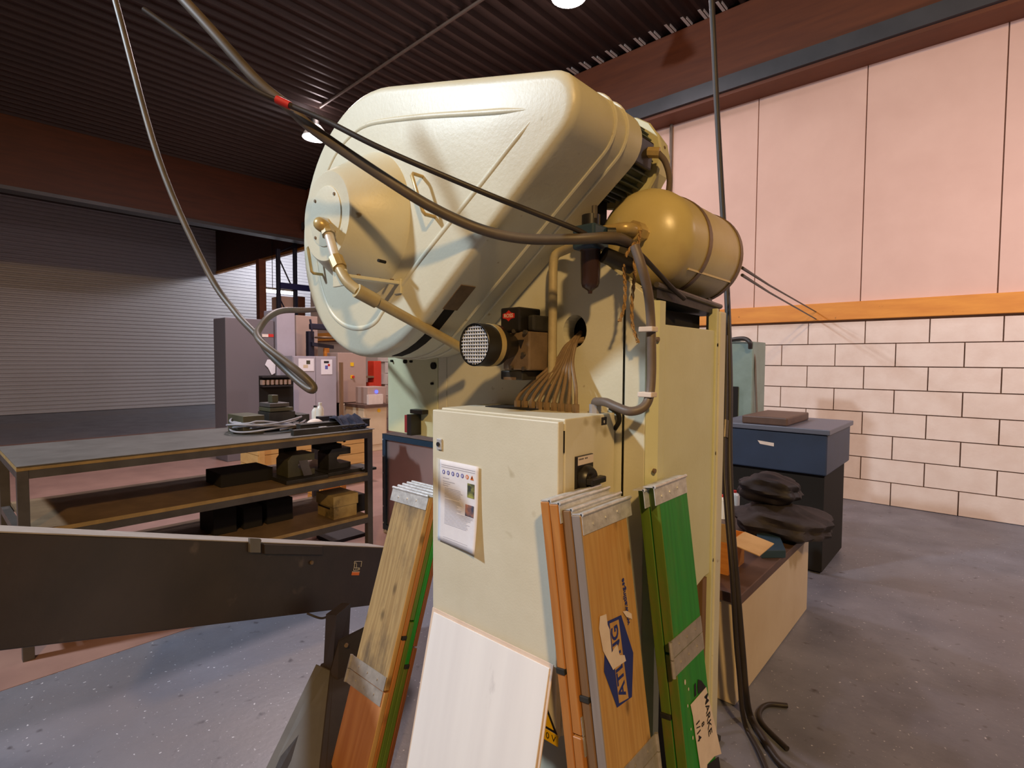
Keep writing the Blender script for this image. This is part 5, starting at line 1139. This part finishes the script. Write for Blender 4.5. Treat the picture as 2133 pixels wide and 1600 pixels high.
# open cardboard box on the bench
p = V((c0.x - 0.24, c0.y + 0.30, bz))
bx = thing('cardboard_box', p, 'open orange cardboard box with a pale flap on the cream bench', 'box')
w_, d_, h_ = 0.26, 0.24, 0.17
for nm, A, B in (('side', (-w_ / 2, -d_ / 2, 0), (w_ / 2, -d_ / 2 + 0.006, h_)), ('side', (-w_ / 2, d_ / 2 - 0.006, 0), (w_ / 2, d_ / 2, h_)), ('side', (-w_ / 2, -d_ / 2 + 0.006, 0), (-w_ / 2 + 0.006, d_ / 2 - 0.006, h_)), ('side', (w_ / 2 - 0.006, -d_ / 2 + 0.006, 0), (w_ / 2, d_ / 2 - 0.006, h_)), ('bottom', (-w_ / 2 + 0.006, -d_ / 2 + 0.006, 0.001), (w_ / 2 - 0.006, d_ / 2 - 0.006, 0.006))):
    box(p + V(A), p + V(B)).build(nm, M['cardorange'], bx)
MB().obox(p + V((w_ / 2, -d_ / 2, h_ - 0.002)), (0, d_, 0), (0.15, 0, -0.03), (0, 0, 0.004)).build('flap', M['card'], bx)
MB().obox(p + V((-w_ / 2, -d_ / 2, h_ - 0.002)), (w_, 0, 0), (0, -0.03, 0.10), (0, 0, 0.004)).build('flap', M['card'], bx)
# dark folders / tray beside the box
t_ = onB(1570, 1215); tag(MB().obox(V((c0.x - 0.06, c0.y + 0.55, bz)), (0.10, 0.10, 0), (-0.12, 0.3, 0), (0, 0, 0.045)).build('dark_tray', M['bluesteel'], None, bevel=0.004), 'dark green tray on the cream bench beside the cardboard box', 'tray')
# black bag and jacket behind
bc = at(1578, 1110, D=3.9)
def lump(name, label, cat, c, r, sq, m, seed):
    mb = MB(); bmesh.ops.create_icosphere(mb.b, subdivisions=4, radius=1, matrix=Matrix())
    rr = random.Random(seed); ph = [rr.uniform(0, 6) for _ in range(6)]
    for v in mb.b.verts:
        d = v.co.normalized(); k = 1 + 0.10 * math.sin(5 * d.x + ph[0]) * math.cos(4 * d.y + ph[1]) + 0.07 * math.sin(9 * d.z + ph[2] + 3 * d.x) + 0.05 * math.sin(14 * d.y + ph[3])
        v.co = V((d.x * k * r * sq[0], d.y * k * r * sq[1], max(-0.75, d.z * k) * r * sq[2])) + V(c)
    return tag(mb.build(name, M[m], None, smooth=True), label, cat)
zj = bz
lump('jacket', 'dark grey jacket lying in folds on the cream bench', 'jacket', (c0.x - 0.10, c0.y + 1.08, bz + 0.085), 0.24, (1.15, 1.0, 0.5), 'blackcloth', 4)
lump('black_bag', 'shiny black bag on top of the grey jacket', 'bag', (c0.x - 0.18, c0.y + 1.10, bz + 0.275), 0.16, (1.15, 1.0, 0.62), 'ink', 8)
# red capped bottles
for i, (px, py0, py1, D, lb) in enumerate(((1506, 1031, 1102, 3.75, 'white red capped bottle half hidden by the press edge'), (1530, 1022, 1092, 3.85, 'white red capped bottle right of the black cables'))):
    top, bot = at(px, py0, D=D), at(px, py1, D=D); h = top.z - bz; r = 0.036
    t = thing('bottle', (top.x, top.y, bz), lb, 'bottle')
    pb = V((top.x, top.y, bz + 0.001))
    MB().lathe(pb, V((0, 0, 1)), [(0, r), (h * 0.78, r), (h * 0.86, r * 0.85), (h * 0.91, r * 0.45)], 20).build('bottle_body', M['translucent'], t, smooth=True)
    MB().cyl(pb + V((0, 0, h * 0.905)), pb + V((0, 0, h)), r * 0.42, 14).build('cap', M['red'], t, smooth=True)
# navy container
a, b = fbox(1490, 880, 1720, 1150, Y=4.6, depth=0.9, ground=True)
nv = thing('navy_container', centre(a, b), 'dark navy steel container with a worn white patch, right of the press', 'container')
zr = at(1560, 883, Y=4.6).z; zm = at(1560, 972, Y=4.6).z
box((a[0], 4.605, zm), (b[0], 5.5, zr - 0.04)).build('body', M['navy'], nv, bevel=0.01)
box((a[0] - 0.02, 4.585, zr - 0.04), (b[0] + 0.02, 5.52, zr)).build('rim', mat('pale_navy_rim', (92, 96, 112), 0.45), nv, bevel=0.006)
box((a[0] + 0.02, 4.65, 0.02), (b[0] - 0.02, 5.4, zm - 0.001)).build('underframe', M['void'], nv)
p0, p1 = at(1578, 917, Y=4.604), at(1612, 930, Y=4.604)
MB().prism([(p0.x, 4.604, p0.z), (p1.x, 4.604, p0.z - 0.01), (p1.x, 4.604, p1.z), (p0.x + 0.02, 4.604, p1.z + 0.01)], (0, -0.001, 0)).build('white_patch', M['oldpaper'], nv)
a2, b2 = fbox(1545, 873, 1640, 884, Y=4.62, depth=0.5)
box((a2[0], 4.62, zr + 0.001), (b2[0], 5.3, b2[2] + 0.02)).build('load', M['benchtop'], nv, bevel=0.01)
# teal cabinet with black cable on its top edge
a, b = fbox(1500, 712, 1567, 882, Y=5.55, depth=0.4, ground=True)
te = thing('teal_cabinet', centre(a, b), 'teal grey cabinet with black cable over its top corner, near the wall', 'cabinet')
box(a, b).build('body', M['teal'], te, bevel=0.01)
a2, b2 = fbox(1505, 805, 1536, 875, Y=5.53, depth=0.02); box(a2, (b2[0], 5.549, b2[2])).build('dark_opening', M['void'], te)
pc_ = [at(1518, 709, Y=5.52), at(1535, 706, Y=5.5), at(1552, 706, Y=5.48), at(1562, 713, Y=5.46), at(1563, 726, Y=5.48)]
MB().tube(smooth_path(pc_, 5), 0.022, 8).build('cable', M['cable'], te, smooth=True)
cable('wall_cable', 'thin pale cable hanging beside the teal cabinet down the block wall', 'cable', [at(1563, 728, Y=5.6), at(1572, 745, Y=5.6), at(1574, 800, Y=5.6), at(1577, 880, Y=5.6)], 0.010, 'greycable')
p = at(1535, 702, Y=5.6); 
box((p.x - 0.05, 5.57, b[2] + 0.0), (p.x + 0.05, 5.68, b[2] + 0.05)).build('top_socket', M['white'], te, bevel=0.01)
